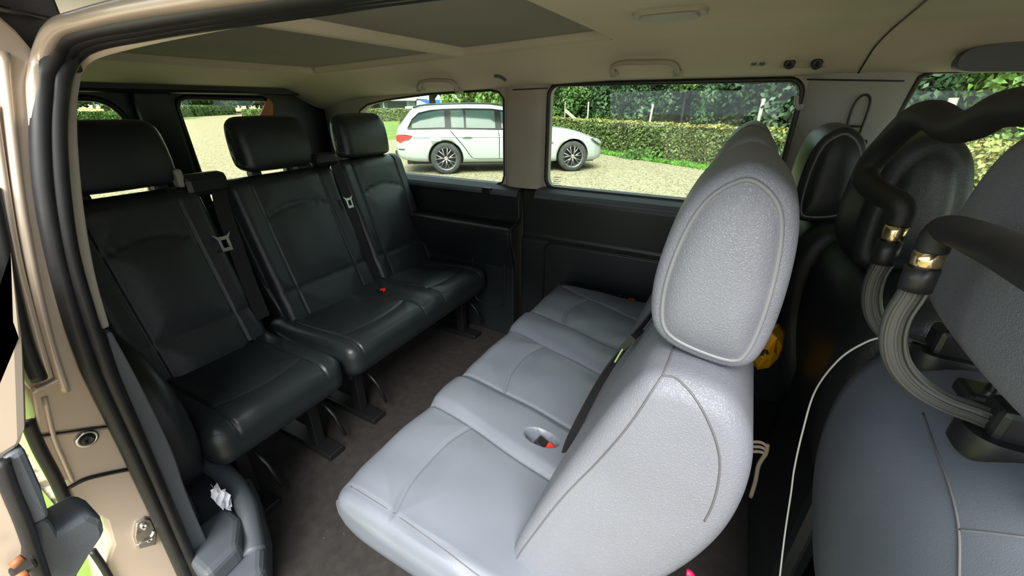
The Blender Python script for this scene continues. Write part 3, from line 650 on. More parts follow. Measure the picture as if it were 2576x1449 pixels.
# rubber door seals (two beads) around the opening
def seal_path(pts_v, pts_t, x, ytop):
    a = [P(u, v, 'x', x) for u, v in pts_v]; b = [P(u, v, 'y', ytop) for u, v in pts_t]
    return a+b
yt = float(P(150, 145, 'x', -0.955)[1])
v1 = [(520, 1570), (466, 1449), (344, 1175), (240, 960), (215, 900), (181, 800), (140, 640), (112, 480), (103, 340), (108, 235), (122, 165)]
t1 = [(155, 105), (215, 74), (350, 47), (500, 22), (700, -10), (1000, -56), (1500, -130)]
v2 = [(560, 1570), (495, 1449), (372, 1165), (280, 960), (257, 900), (222, 800), (176, 640), (152, 480), (144, 340), (150, 235), (163, 175)]
t2 = [(192, 130), (245, 102), (350, 79), (500, 51), (700, 18), (900, -14), (1500, -105)]
sealo = empty('door_seal', 'thick black double-bead rubber seal around the sliding door opening', 'door seal', (-0.95, 0.15, 0.6))
tube('seal_bead', catmull(seal_path(v1, t1, -0.955, yt), 6), 0.0125, RUBBER, sealo, 12)
tube('seal_bead', catmull(seal_path(v2, t2, -0.955, yt+0.02), 6), 0.0120, RUBBER, sealo, 12)
v3 = [(540, 1570), (480, 1449), (357, 1170), (260, 960), (236, 900), (202, 800), (158, 640), (132, 480), (124, 340), (130, 235), (143, 170)]
t3 = [(174, 118), (230, 88), (350, 63), (500, 37), (700, 4), (900, -28), (1500, -118)]
tube('seal_base', catmull(seal_path(v3, t3, -0.968, yt+0.01), 6), 0.0125, RUBBER, sealo, 10)
# painted frame edge outside the seal (roof side)
v0 = [(110, 560), (94, 420), (88, 300), (90, 217), (104, 140)]
t0 = [(140, 74), (225, 44), (340, 18), (500, -9), (700, -42), (1000, -90), (1500, -165)]
FRR = list(np.interp(np.arange(6*11+1), [0, 6, 12, 18, 30, 70], [0.002, 0.004, 0.007, 0.010, 0.011, 0.011]))
fr = tube('trim_2', catmull([P(u, v, 'x', -0.955) for u, v in v0]+[P(u, v, 'y', yt-0.012) for u, v in t0], 6), FRR, PAINT, None, 12)
struct(fr, 'painted roof-side edge of the sliding door opening')
# beige trim strip inside the seal, in two pieces, then the grey lower trim
def strip(name, left, right, x, depth, m, parent=None):
    L = [P(a, b, 'x', x) for a, b in left]; R = [P(a, b, 'x', x) for a, b in right]
    loop = [tuple(p[1:]) for p in catmull(L, 4)]+[tuple(p[1:]) for p in catmull(R[::-1], 4)]
    return plate(name, loop, [], 'x', x-depth, x, m, parent, 0.003)
pil = struct(strip('trim_3', [(186, 180), (172, 270), (168, 400), (182, 560), (213, 700), (258, 830)], [(208, 184), (196, 270), (200, 400), (217, 560), (243, 700), (277, 822)], -0.98, 0.05, BEIGE), 'pale beige pillar trim strip inside the door seal')
hd = [(180, 186), (198, 140), (245, 112), (350, 92), (500, 66), (667, 40), (860, 10), (1060, -24), (1400, -80)]
h2 = [(208, 186), (222, 162), (262, 142), (355, 118), (500, 88), (667, 58), (860, 22), (1060, -12), (1400, -68)]
va = [P(a, b, 'y', yt+0.030) for a, b in hd]; vb = [P(a, b, 'y', yt+0.034) for a, b in h2]
va = catmull(va, 5); vb = catmull(vb, 5); n = len(va)
hv = va+vb+[p+np.array([0, 0.02, 0.03]) for p in vb]; hf = [(i, i+1, n+i+1, n+i) for i in range(n-1)]+[(n+i, n+i+1, 2*n+i+1, 2*n+i) for i in range(n-1)]
struct(pymesh('trim_4', hv, hf, HEADLINER), 'beige headliner edge above the sliding door opening')
low_l = [(268, 838), (300, 940), (350, 1060), (400, 1180), (450, 1300), (512, 1449), (560, 1560)]
low_rr = [(282, 835), (345, 950), (400, 1060), (440, 1150), (478, 1260), (560, 1449), (605, 1560)]
lt = struct(strip('trim_5', low_l, low_rr, -0.965, 0.10, STEP), 'slate grey lower pillar trim inside the door seal')
# wheel-arch pad, tray and step lining on the near side
wa = padded('wheel_arch_pad', [(-1.02, 0.97), (-1.03, 1.06), (-1.10, 1.14), (-1.25, 1.19), (-1.6, 1.19), (-1.6, 0.80), (-1.12, 0.80), (-1.04, 0.88)], 0.17, 0.272, DARK, lt, 0.04, 12, 60, 0.004)
def hull(name, loop_xy, z0, z1, m, parent, bw=0.012):
    n = len(loop_xy); v = [(*p, z0) for p in loop_xy]+[(*p, z1) for p in loop_xy]
    f = [tuple(range(n)), tuple(range(2*n-1, n-1, -1))]+[(i, (i+1) % n, n+(i+1) % n, n+i) for i in range(n)]
    return bevel(pymesh(name, v, f, m, parent, False), bw, 3, 25)
# step lining: outline on the floor taken from the photo, rising to a ledge
fl = [tuple(P(a, b, 'z', FLOOR_Z)[:2]) for a, b in ((700, 1500), (690, 1380), (668, 1290), (620, 1190), (570, 1130))]
hull('step_lining', [(-0.80, 0.13), (-0.82, fl[0][1]), fl[1], fl[2], fl[3], (-1.55, 0.40), (-1.55, 0.13)], FLOOR_Z, 0.665, STEP, lt, 0.02)
rim_pts = [(-1.46, 0.272, 0.80), (-1.25, 0.285, 0.785), (-1.10, 0.300, 0.755), (-1.0, 0.292, 0.715), (-0.93, 0.262, 0.68), (-0.88, 0.235, 0.66)]
tube('tray_rim', catmull([np.array(p) for p in rim_pts], 5), 0.026, STEP, lt, 12)
hull('step_ledge', [(-0.875, 0.135), (-0.885, 0.215), (-0.955, 0.26), (-1.03, 0.262), (-1.03, 0.135)], 0.655, 0.720, STEP, lt, 0.016)
# crumpled tissue in the tray
tp = []; tf = []; nn_ = 9
c = P(552, 1258, 'x', -1.00)
for i in range(nn_):
    for j in range(6):
        s = i/(nn_-1); base = P(534+44*s, 1226+50*s, 'x', -1.0+0.0*s)
        w = (0.006+0.008*math.sin(PI*s))*(j-2.5)/2.5
        tp.append(base+np.array([0.008*math.sin(i*2.3+j*1.7), w+0.003*math.sin(i*3.1+j), w*0.5+0.005*math.sin(i*1.9+j*2.6)]))
for i in range(nn_-1):
    for j in range(5): tf.append((i*6+j, i*6+j+1, (i+1)*6+j+1, (i+1)*6+j))
ti = pymesh('crumpled_tissue', tp, tf, PAPER, None, False); ti.modifiers.new('s', 'SOLIDIFY').thickness = 0.0012
tag(ti, 'crumpled white tissue lying in the grey step tray', 'tissue')

# the sliding door, pushed back along the outside
DX = -0.56
door = empty('sliding_door', 'champagne sliding door pushed back beside the pillar, edge on', 'door', (DX, 0.0, 0.4))
def dj(pts, x=DX): return [tuple(P(a, b, 'x', x)[1:]) for a, b in pts]
inner = [(30, 760), (56, 830), (66, 940), (70, 1070), (52, 1125), (8, 1152), (30, 1240), (74, 1330), (70, 1390), (96, 1470), (110, 1560)]
loop = dj(inner); zl = loop[-1][1]; loop = loop+[(-0.16, zl), (-0.16, loop[0][1]+0.02), (-0.02, loop[0][1]+0.02)]
plate('door_panel', loop, [], 'x', DX-1.05, DX, PAINT, door, 0.012)
plate('edge_block', dj([(5, 1155), (62, 1126), (105, 1225), (128, 1302), (82, 1326), (42, 1260)], DX+0.004), [], 'x', DX-0.09, DX+0.004, STEP, door, 0.005)
plate('roller_arm', dj([(82, 1330), (128, 1306), (150, 1345), (230, 1296), (262, 1310), (272, 1340), (240, 1390), (205, 1449), (190, 1540), (118, 1540)], DX), [], 'x', DX-0.06, DX-0.006, STEP, door, 0.008)
tube('edge_rubber', catmull([np.array(P(a, b, 'x', DX+0.004)) for a, b in ((2, 1160), (25, 1230), (58, 1310), (85, 1390), (112, 1470))], 4), 0.006, RUBBER, door, 8)
c = P(50, 1412, 'x', DX+0.004)
la = box('latch', P(22, 1440, 'x', DX), P(78, 1392, 'x', DX)+np.array([0.02, 0, 0]), BLACK, door, 0.004)
tube('latch_roller', [P(28, 1425, 'x', DX+0.024), P(58, 1402, 'x', DX+0.024)], 0.0042, RUST, la, 12)
tube('latch_roller', [P(36, 1462, 'x', DX+0.02), P(70, 1440, 'x', DX+0.02)], 0.0042, RUST, la, 12)
# upper door track above the opening
tr = struct(box('trim_6', (-2.3, yt-0.14, 1.835), (0.6, yt-0.03, 1.875), BLACK, None, 0.006), 'dark upper rail channel of the sliding door')
tube('track_rod', [P(-60, 8, 'x', -0.95), P(125, 48, 'x', -0.95)], 0.004, RUBBER, tr, 8)

box('rail_shadow_box', (-2.3, yt-0.14, 1.745), (-0.978, yt+0.03, 1.86), BLACK, tr, 0.004)  # added black box stands in for the shade under the roof rail

# ================================================================ CEILING FITTINGS
_cs = surf_fn(ceiling)
def cpt(px, py, y, lift=0.012):
    p = _cs(px, py, lift); return p if p is not None else P(px, py, 'y', 1.6)
def grab(label, pts, y, m=BEIGE, gr=None, r=0.008):
    p = [cpt(a, b, y) for a, b in pts]
    e = empty('grab_handle', label, 'grab handle', tuple(p[0]))
    tube('grip', catmull(p, 6), r, m, e, 10)
    for q in (p[0], p[-1]): box('mount', q-np.array([0.014, 0.004, 0.012]), q+np.array([0.014, 0.035, 0.012]), m, e, 0.005)
    return e
grab('beige grab handle above the wide side window', [(1545, 178), (1542, 162), (1565, 150), (1620, 148), (1680, 148), (1702, 158), (1706, 176)], 1.585)
grab('dark shaded grab handle above the rear side window', [(1055, 218), (1058, 203), (1080, 196), (1105, 195), (1135, 198), (1148, 208), (1150, 220)], 1.585)
p = cpt(1684, 30, 0, 0.0)
lamp = empty('ceiling_lamp', 'pale oval courtesy lamp on the headliner', 'lamp', tuple(p))
q = [(0.075*math.copysign(abs(math.cos(t))**0.5, math.cos(t)), 0.045*math.copysign(abs(math.sin(t))**0.5, math.sin(t))) for t in np.linspace(0, 2*PI, 33)[:-1]]
plate('bezel', [(p[0]+a, p[1]+b) for a, b in q], [], 'z', p[2]-0.008, p[2]+0.010, BEIGE, lamp, 0.003)
plate('lens', [(p[0]+a*0.8, p[1]+b*0.7) for a, b in q], [], 'z', p[2]-0.013, p[2]-0.004, GREYTRIM, lamp, 0.003)
hk = empty('coat_hook', 'small dark coat hook on the headliner beside the pillar', 'hook', tuple(P(1258, 192, 'y', 1.60)))
tube('hook', catmull([cpt(a, b, 0, 0.006) for a, b in ((1245, 188), (1256, 189), (1266, 194), (1272, 198))], 4), 0.006, STEP, hk, 8)
hk = empty('coat_hook', 'pale curved coat hook at the front edge of the wide side window', 'hook', tuple(P(2008, 262, 'y', 1.65)))
tube('hook', catmull([P(a, b, 'y', 1.648) for a, b in ((2005, 240), (2003, 255), (2006, 268), (2014, 272), (2018, 262))], 4), 0.0065, GREYTRIM, hk, 8)
sw = empty('lamp_console', 'beige overhead panel with two black round knobs', 'console', tuple(P(2020, 160, 'y', 1.60)))
a = P(1962, 172, 'y', 1.602); b = P(2088, 148, 'y', 1.602)
box('panel', (a[0], 1.602, a[2]), (b[0], 1.66, b[2]+0.006), BEIGE, sw, 0.004)
for u in (1986, 2054): disc('knob', P(u, 161, 'y', 1.602), 0.015, 0.012, BLACK, sw, 'y', 16)
rl = empty('reading_lamp', 'small oval reading lamp on the headliner beside the knob panel', 'lamp', tuple(P(1908, 157, 'y', 1.605)))
c = P(1908, 158, 'y', 1.606); box('bezel', c-np.array([0.026, 0.004, 0.010]), c+np.array([0.026, 0.04, 0.010]), BEIGE, rl, 0.009)
for u in (1897, 1918): disc('bulb', P(u, 158, 'y', 1.602), 0.008, 0.006, STEP, rl, 'y', 14)
vis = empty('overhead_shelf', 'dark oval overhead recess panel above the front side window', 'panel', tuple(P(2500, 150, 'y', 1.55)))
loop = [P(a, b, 'y', 1.56) for a, b in ((2410, 172), (2412, 150), (2440, 125), (2500, 112), (2576, 104), (2700, 100), (2760, 130), (2700, 180), (2576, 180), (2440, 180))]
plate('panel', [(q[0], q[2]) for q in catmull(loop, 4, True)], [], 'y', 1.555, 1.60, STEP, vis, 0.004)

# ================================================================ PADDED TUBE FRAME ON THE FRONT SEAT
def sweep_prof(name, pts, prof, m, parent, wd):
    """sweep a closed 2-D profile (u across wd, v out of plane)"""
    v = []; f = []; N = len(pts); K = len(prof)
    for i in range(N):
        t = Vector(pts[min(i+1, N-1)])-Vector(pts[max(i-1, 0)]); t.normalize(); w = Vector(wd); w = (w-t*w.dot(t)).normalized(); n = t.cross(w)
        for (a, b) in prof: v.append(Vector(pts[i])+w*a+n*b)
    for i in range(N-1):
        for k in range(K): l = (k+1) % K; f.append((i*K+k, i*K+l, (i+1)*K+l, (i+1)*K+k))
    f += [tuple(range(K))[::-1], tuple((N-1)*K+k for k in range(K))]
    return pymesh(name, v, f, m, parent, True)
fr = empty('padded_tube_frame', 'black foam-padded tube frame with brass collars clamped to the front seat', 'tube frame', tuple(P(2480, 1100, 'x', 0.27)))
def arm(ys, base_px, arm_px, sleeve_px, brass_px, elbow_px, sc):
    A = [P(a, b, 'y', ys) for a, b in arm_px]
    w = 0.0098*sc
    prof = []
    for k in range(24):
        t = 2*PI*k/24; rr = w*(1.0+0.10*math.cos(3*t)); prof.append((rr*math.cos(t)*1.0, rr*math.sin(t)*0.6))
    bar = sweep_prof('ribbed_arm', catmull(A, 6), prof, ARM, fr, (0.7, 0, 0.7))
    for s in (-0.6, 0.15, 0.85):
        pp = catmull(A, 6); out = []
        for i in range(len(pp)):
            t = Vector(pp[min(i+1, len(pp)-1)])-Vector(pp[max(i-1, 0)]); t.normalize(); wv = Vector((0.7, 0, 0.7)); wv = (wv-t*wv.dot(t)).normalized(); n = t.cross(wv)
            if n.y > 0: n = -n
            out.append(Vector(pp[i])+wv*w*s*0.9+n*w*0.55)
        tube('arm_rib', out, 0.0015*sc, ARM, bar, 6)
    S = [P(a, b, 'y', ys) for a, b in sleeve_px]; tube('sleeve', S, 0.0112*sc, BLACK, fr, 20)
    Bx = [P(a, b, 'y', ys) for a, b in brass_px]; tube('brass_collar', Bx, 0.0100*sc, BRASS, fr, 24)
    return A
nearA = arm(0.43, None, [(2520, 1070), (2450, 1040), (2370, 1010), (2300, 968), (2256, 915), (2243, 855), (2256, 795), (2290, 740), (2306, 708)], [(2300, 728), (2322, 672)], [(2320, 678), (2344, 628)], None, 1.0)
farA = arm(0.58, None, [(2360, 884), (2300, 868), (2235, 842), (2200, 800), (2190, 750), (2200, 700), (2222, 660)], [(2218, 662), (2240, 606)], [(2238, 612), (2260, 560)], None, 1.0)
near_t = [P(2342, 632, 'y', 0.43), P(2358, 596, 'y', 0.43), P(2385, 578, 'y', 0.425), P(2440, 594, 'y', 0.40), P(2520, 628, 'y', 0.36), P(2640, 690, 'y', 0.30), P(2800, 770, 'y', 0.25)]
tube('foam_tube', near_t, [0.0104, 0.0108, 0.0112, 0.0118, 0.0122, 0.0122, 0.0122], FOAM, fr, 18, False, 8)
far_t = [P(2258, 566, 'y', 0.58), P(2270, 535, 'y', 0.582), P(2256, 508, 'y', 0.59), P(2205, 480, 'y', 0.62), P(2178, 448, 'y', 0.65), P(2192, 410, 'y', 0.66), P(2245, 350, 'y', 0.64), P(2300, 300, 'y', 0.60), P(2345, 290, 'y', 0.57), P(2395, 318, 'y', 0.54), P(2450, 312, 'y', 0.51), P(2520, 276, 'y', 0.48), P(2600, 266, 'y', 0.45), P(2740, 262, 'y', 0.40), P(2900, 300, 'y', 0.36)]
tube('foam_tube', far_t, [0.0118, 0.0124, 0.0126, 0.013, 0.0132, 0.0136, 0.014, 0.014, 0.0138, 0.0138, 0.0138, 0.014, 0.014, 0.014, 0.014], FOAM, fr, 18, False, 8)
_f1 = surf_fn(fb1)
for (pp, s) in ((_f1(2505, 1110), 1.0), (_f1(2360, 900), 1.0)):
    c = np.array(pp)
    q = rrect(c[0]-0.026, c[1]-0.026, c[0]+0.05, c[1]+0.026, 0.020)
    fl_ = plate('clamp_flange', q, [], 'z', c[2]-0.012, c[2]+0.012, BLACK, fr, 0.007)
    box('clamp_block', (c[0]-0.014, c[1]-0.016, c[2]), (c[0]+0.03, c[1]+0.016, c[2]+0.04), BLACK, fl_, 0.006)

# ================================================================ LOOSE THINGS
cab = [P(2232, 846, 'x', 0.20), P(2180, 860, 'x', 0.185), P(2110, 905, 'x', 0.170), P(2050, 985, 'x', 0.165), P(2018, 1090, 'x', 0.165), P(1998, 1180, 'x', 0.170), P(1990, 1240, 'x', 0.175), P(1975, 1340, 'x', 0.18), P(1962, 1449, 'x', 0.185), P(1950, 1560, 'x', 0.19)]
tag(tube('charging_cable', cab, 0.0013, CABLE, None, 8, False, 8), 'thin white cable hanging down behind the front seats', 'cable')
bg = empty('plastic_bag', 'crumpled yellow plastic bag behind the middle bench', 'bag', tuple(P(1940, 925, 'y', 1.0)))
bx = []; bf = []
cl = [(1890, 815), (1925, 808), (1960, 815), (1975, 835), (1972, 870), (1960, 900), (1935, 925), (1905, 930), (1885, 900)]
rings = []
for k, (s, yy) in enumerate(((0.55, 0.92), (0.9, 0.95), (1.0, 1.0), (0.9, 1.06), (0.5, 1.1))):
    cx, cy = 1930, 868
    for i, (a, b) in enumerate(cl):
        bx.append(P(cx+(a-cx)*s, cy+(b-cy)*s, 'y', yy+0.012*math.sin(i*2.2+k*1.3)))
nb = len(cl)
for k in range(4):
    for i in range(nb): j = (i+1) % nb; bf.append((k*nb+i, k*nb+j, (k+1)*nb+j, (k+1)*nb+i))
bf += [tuple(range(nb))[::-1], tuple(4*nb+i for i in range(nb))]
pymesh('bag_body', bx, bf, YELLOW, bg, False)
tube('black_print', catmull([P(a, b, 'y', 0.905) for a, b in ((1916, 894), (1922, 884), (1928, 882), (1930, 890))], 4), 0.003, BLACK, bg, 6)
st = empty('bag_strap', 'khaki webbing strap with loop behind the near end of the middle bench', 'strap', tuple(P(1900, 1120, 'y', 0.62)))
for off in (0, 12, 24):
    tube('strap_band', catmull([P(a, b+off, 'y', 0.62) for a, b in ((1860, 1118), (1890, 1112), (1915, 1113), (1928, 1122))], 4), 0.0028, KHAKI, st, 6)
tube('strap_tail', catmull([P(a, b, 'y', 0.62) for a, b in ((1930, 1118), (1926, 1140), (1908, 1170), (1900, 1210), (1888, 1250))], 4), 0.0035, KHAKI, st, 6)
pk = tube('pink_strap', [P(1728, 1440, 'y', 0.62), P(1738, 1446, 'y', 0.62), P(1745, 1470, 'y', 0.62)], 0.008, PINK, None, 10, False, 3)
tag(pk, 'small pink loop on the floor behind the middle bench', 'strap')
bl = empty('seat_belt', 'belt webbing coloured pale as if lit, slanting behind the driver headrest', 'seat belt', tuple(P(2075, 560, 'y', 1.50)))
ribbon('webbing', [P(2036, 505, 'y', 1.5), P(2055, 540, 'y', 1.5), P(2090, 605, 'y', 1.5)], 0.03, GREYTRIM, bl, 0.003, (0.9, 0.2, 0.0), 4)  # outside light on the belt put into its pale colour
box('buckle_tongue', P(2132, 600, 'y', 1.5)-np.array([0.012, 0.004, 0.016]), P(2142, 588, 'y', 1.5)+np.array([0.010, 0.004, 0.012]), SILVER, bl, 0.004)

# ================================================================ OUTSIDE
def G(px, py, z=GZ): return P(px, py, 'z', z)
def polar(px, dist, py=260):
    v = FW*FPX+RT*(px-1288.0)-UP*(py-724.5); h = np.array([v[0], v[1]]); h /= np.linalg.norm(h)
    return np.array([h[0]*dist, h[1]*dist, GZ])
gx = 200.0
ground = struct(box('ground', (-gx, -60, GZ-0.3), (gx, gx, GZ), GRAVEL, None, 0), 'pale gravel yard around the van')
def patch(name, pts, z, m, label):
    n = len(pts); v = [(p[0], p[1], z) for p in pts]+[(p[0], p[1], GZ-0.05) for p in pts]
    f = [tuple(range(n))]+[(i, (i+1) % n, n+(i+1) % n, n+i) for i in range(n)]
    return struct(pymesh(name, v, f, m, None, False), label)

def leaves(name, C, N, size, m, parent, seed=1, tri=False):
    """one mesh of small leaf quads at points C (n,3) facing roughly N (n,3)"""
    rg = np.random.default_rng(seed); n = len(C)
    N = N+rg.normal(0, 0.55, (n, 3)); N /= np.linalg.norm(N, axis=1)[:, None]
    A = np.cross(N, rg.normal(0, 1, (n, 3))); A /= np.linalg.norm(A, axis=1)[:, None]; B = np.cross(N, A)
    s = size*rg.uniform(0.6, 1.35, n)[:, None]
    bend = N*s*0.25
    v = np.stack([C-A*s, C-B*s*0.55+bend, C+A*s, C+B*s*0.55+bend], 1).reshape(-1, 3)
    f = np.arange(n*4).reshape(-1, 4)
    me = bpy.data.meshes.new(name); me.vertices.add(n*4); me.vertices.foreach_set('co', v.astype(np.float32).ravel())
    me.loops.add(n*4); me.loops.foreach_set('vertex_index', f.ravel().astype(np.int32))
    me.polygons.add(n); me.polygons.foreach_set('loop_start', np.arange(0, n*4, 4, dtype=np.int32)); me.polygons.foreach_set('loop_total', np.full(n, 4, np.int32))
    me.update(calc_edges=True)
    o = link(name, me, m, parent, False); o['kind'] = 'stuff'; return o
def hedge(label, a, b, h, w, n, size, seed, ma=HEDGELEAF, mt=HEDGETOP, ntop=None):
    a = np.array(a[:2]); b = np.array(b[:2]); L = np.linalg.norm(b-a); u = (b-a)/L; nv = np.array([-u[1], u[0]])
    if nv@(-a) < 0: nv = -nv                    # towards the camera
    e = empty('hedge', label, 'hedge', (a[0], a[1], GZ))
    rg = np.random.default_rng(seed)
    def bump(s, t): return 0.05*np.sin(s*2.1)+0.04*np.sin(s*5.3+t*3)
    t = rg.uniform(0, L, n); z = rg.uniform(0.02, h, n); d = bump(t, z)+rg.normal(0, 0.03, n)
    d = d-0.10*np.clip((z/h-0.85)/0.15, 0, 1)**2
    C = np.stack([a[0]+u[0]*t+nv[0]*d, a[1]+u[1]*t+nv[1]*d, GZ+z], 1)
    leaves('foliage', C, np.repeat(np.array([[nv[0], nv[1], 0.45]]), n, 0), size, ma, e, seed)
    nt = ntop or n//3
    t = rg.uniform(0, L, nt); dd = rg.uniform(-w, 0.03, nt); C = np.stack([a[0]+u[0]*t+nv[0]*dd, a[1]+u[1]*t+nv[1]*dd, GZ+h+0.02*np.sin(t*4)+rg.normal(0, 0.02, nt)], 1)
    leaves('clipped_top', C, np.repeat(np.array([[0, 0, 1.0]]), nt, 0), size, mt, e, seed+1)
    q = [a-nv*0.06, b-nv*0.06, b-nv*w, a-nv*w]
    v = [(p[0], p[1], GZ) for p in q]+[(p[0], p[1], GZ+h-0.06) for p in q]
    pymesh('twig_core', v, [(0, 1, 2, 3), (7, 6, 5, 4), (0, 4, 5, 1), (1, 5, 6, 2), (2, 6, 7, 3), (3, 7, 4, 0)], HEDGECORE, e, False)
    return e
def tree(label, c, h, r, m, nl, size, seed, trunk_h=None, trunk_r=0.12, zmin=None, group=None, name='tree', lean=(0, 0)):
    rg = np.random.default_rng(seed); th = trunk_h if trunk_h is not None else h*0.25
    e = empty(name, label, 'tree', tuple(c), group)
    top = np.array(c)+np.array([lean[0], lean[1], h*0.75])
    tube('trunk', [np.array(c), np.array(c)+np.array([lean[0]*0.4, lean[1]*0.4, th]), top], [trunk_r*1.2, trunk_r, trunk_r*0.4], BARK, e, 8, False, 3)
    nbr = 5
    for k in range(nbr):
        t = 2*PI*k/nbr+rg.uniform(0, 1); b0 = np.array(c)+np.array([0, 0, th*rg.uniform(0.9, 1.2)])
        tube('branch', [b0, b0+np.array([math.cos(t)*r*0.35, math.sin(t)*r*0.35, (h-th)*0.25]), b0+np.array([math.cos(t)*r*0.75, math.sin(t)*r*0.75, (h-th)*0.42])], [trunk_r*0.55, trunk_r*0.4, trunk_r*0.15], BARK, e, 6)
    nb = 14; z0 = th if zmin is None else zmin
    bc = []; 
    for k in range(nb):
        t = rg.uniform(0, 2*PI); rr = r*math.sqrt(rg.uniform(0.02, 0.6)); zz = z0+(h-z0)*rg.uniform(0.18, 0.85)
        bc.append((rr*math.cos(t), rr*math.sin(t), zz, r*rg.uniform(0.34, 0.55)))
    per = nl//nb; Cs = []; Ns = []
    for (x, y, z, br) in bc:
        d = rg.normal(0, 1, (per, 3)); d /= np.linalg.norm(d, axis=1)[:, None]
        rad = br*(rg.uniform(0.55, 1.05, per))[:, None]*(1+0.18*np.sin(d[:, :1]*7+d[:, 1:2]*5))
        q = d*rad*np.array([1, 1, min(1.0, (h-z0)/(2.2*r))]); Cs.append(q+np.array([x, y, z])+np.array(c)); Ns.append(d+np.array([0, 0, 0.5]))
    leaves('foliage', np.concatenate(Cs), np.concatenate(Ns), size, m, e, seed)
    return e

# hedge behind the parked car, running across the wide side window and on to the front window
hA = G(1499, 380); hB = G(1797, 424); ud = (hB-hA)/np.linalg.norm(hB-hA); hs = hA-ud*4.0; hE = hB+ud*3.6
HT = 0.96
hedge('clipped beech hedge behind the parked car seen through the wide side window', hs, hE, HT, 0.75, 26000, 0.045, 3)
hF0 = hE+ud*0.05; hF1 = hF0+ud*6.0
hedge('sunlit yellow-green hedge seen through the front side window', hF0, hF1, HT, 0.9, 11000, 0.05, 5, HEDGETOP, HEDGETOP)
n_ = np.array([ud[1], -ud[0], 0])
vg = [hs+n_*0.42, hE+n_*0.42+ud*6, hE-n_*1.0+ud*6, hs-n_*1.0]
patch('verge', vg, GZ+0.02, LUSH, 'lush green grass verge along the foot of the hedge')
rg = np.random.default_rng(4); nt = 9000; L_ = np.linalg.norm(hE-hs)
C = np.stack([hs+ud*t+n_*d for t, d in zip(rg.uniform(0, L_+4, nt), rg.uniform(-0.05, 0.45, nt))]); C[:, 2] = GZ+rg.uniform(0.01, 0.07, nt)
gt = leaves('verge_grass', C, np.repeat([[n_[0], n_[1], 0.2]], nt, 0), 0.05, LUSH, None, 8); tag(gt, 'tufts of lush green grass along the hedge foot', 'grass', None, 'stuff')
# weedy tuft at the foot of the hedge
wc = G(1625, 402); q = rg.normal(0, 1, (500, 3))*np.array([0.35, 0.12, 0.14]); q[:, 2] = np.abs(q[:, 2])
wt = leaves('weed_clump', wc+q, np.repeat([[n_[0], n_[1], 0.4]], 500, 0), 0.06, LEAFM, None, 9); tag(wt, 'leafy weed clump at the foot of the hedge', 'weeds', None, 'stuff')

patch('near_grass', [(-9, -4, 0), (-0.7, -4, 0), (-1.05, 0.055, 0), (-9, 0.055, 0)], GZ+0.012, GRASS, 'bright grass beside the sliding door')
# dense trees behind the hedge
back = hA-ud*2.0; nb_ = -n_
spots = [(-4.8, 3.0, 4.4, 1.9, LEAFM, 'mid green tree hidden mostly by the window pillar'),
         (-2.5, 3.0, 4.4, 1.9, LEAFM, 'mid green tree at the left edge of the wide side window'),
         (0.3, 3.2, 4.6, 1.9, LEAFD, 'dark dense tree behind the leaning board'),
         (2.6, 2.8, 4.6, 1.8, LEAFD, 'dark dense tree left of the tall white post'),
         (4.6, 3.2, 4.8, 1.9, LEAFD, 'dark dense tree right of the tall white post'),
         (6.6, 2.9, 4.6, 1.8, LEAFD, 'dark dense tree behind the bench headrests'),
         (8.8, 3.1, 4.8, 2.0, LEAFD, 'dark dense tree at the right edge of the wide side window'),
         (-0.8, 6.6, 6.0, 2.6, LEAFD, 'tall dark tree deep in the wood behind the pillar'),
         (2.6, 6.6, 6.0, 2.6, LEAFD, 'tall dark tree deep in the wood, left'),
         (6.2, 6.6, 6.0, 2.6, LEAFD, 'tall dark tree deep in the wood, middle'),
         (10.0, 6.8, 6.0, 2.8, LEAFD, 'tall dark tree deep in the wood, right')]
for i, (s, d, h, r, m, lab) in enumerate(spots):
    tree(lab, back+ud*s+nb_*d, h, r, m, 15000, 0.075, 20+i, 1.0, 0.12, 0.1, 'wood behind the hedge')
shr = [(-1.6, LEAFM, 'leafy shrub left of the leaning board'), (0.2, LEAFM, 'leafy shrub behind the leaning board'), (1.9, LEAFD, 'dark shrub between the slim post and the tall white post'),
       (3.4, LEAFD, 'dark shrub just left of the tall white post'), (5.2, LEAFD, 'dark shrub just right of the tall white post'), (7.0, LEAFD, 'dark shrub left of the bench headrests'), (8.8, LEAFD, 'dark shrub behind the bench headrests')]
for i, (s, m, lab) in enumerate(shr):
    tree(lab, back+ud*s+nb_*2.15, 2.6, 1.1, m, 7000, 0.06, 140+i, 0.4, 0.05, 0.05, 'shrubs behind the hedge', 'shrub')
tree('bright green sprig of a young tree beside the tall white post', hA+ud*2.35+nb_*1.3, 3.2, 0.5, LEAFM, 1100, 0.06, 44, 1.7, 0.03, 1.55, None, 'young_tree')
for i, (s, d, h, r, lab) in enumerate(((11.5, 2.2, 3.6, 1.7, 'bright leafy tree filling the left of the front side window'), (14.3, 2.2, 3.8, 1.9, 'bright leafy tree filling the right of the front side window'), (13.0, 5.2, 5.0, 2.4, 'taller leafy tree behind the front side window'))):
    tree(lab, back+ud*s+nb_*d, h, r, LEAFB, 13000, 0.07, 60+i, 0.6, 0.12, 0.1, 'trees beyond the front window')
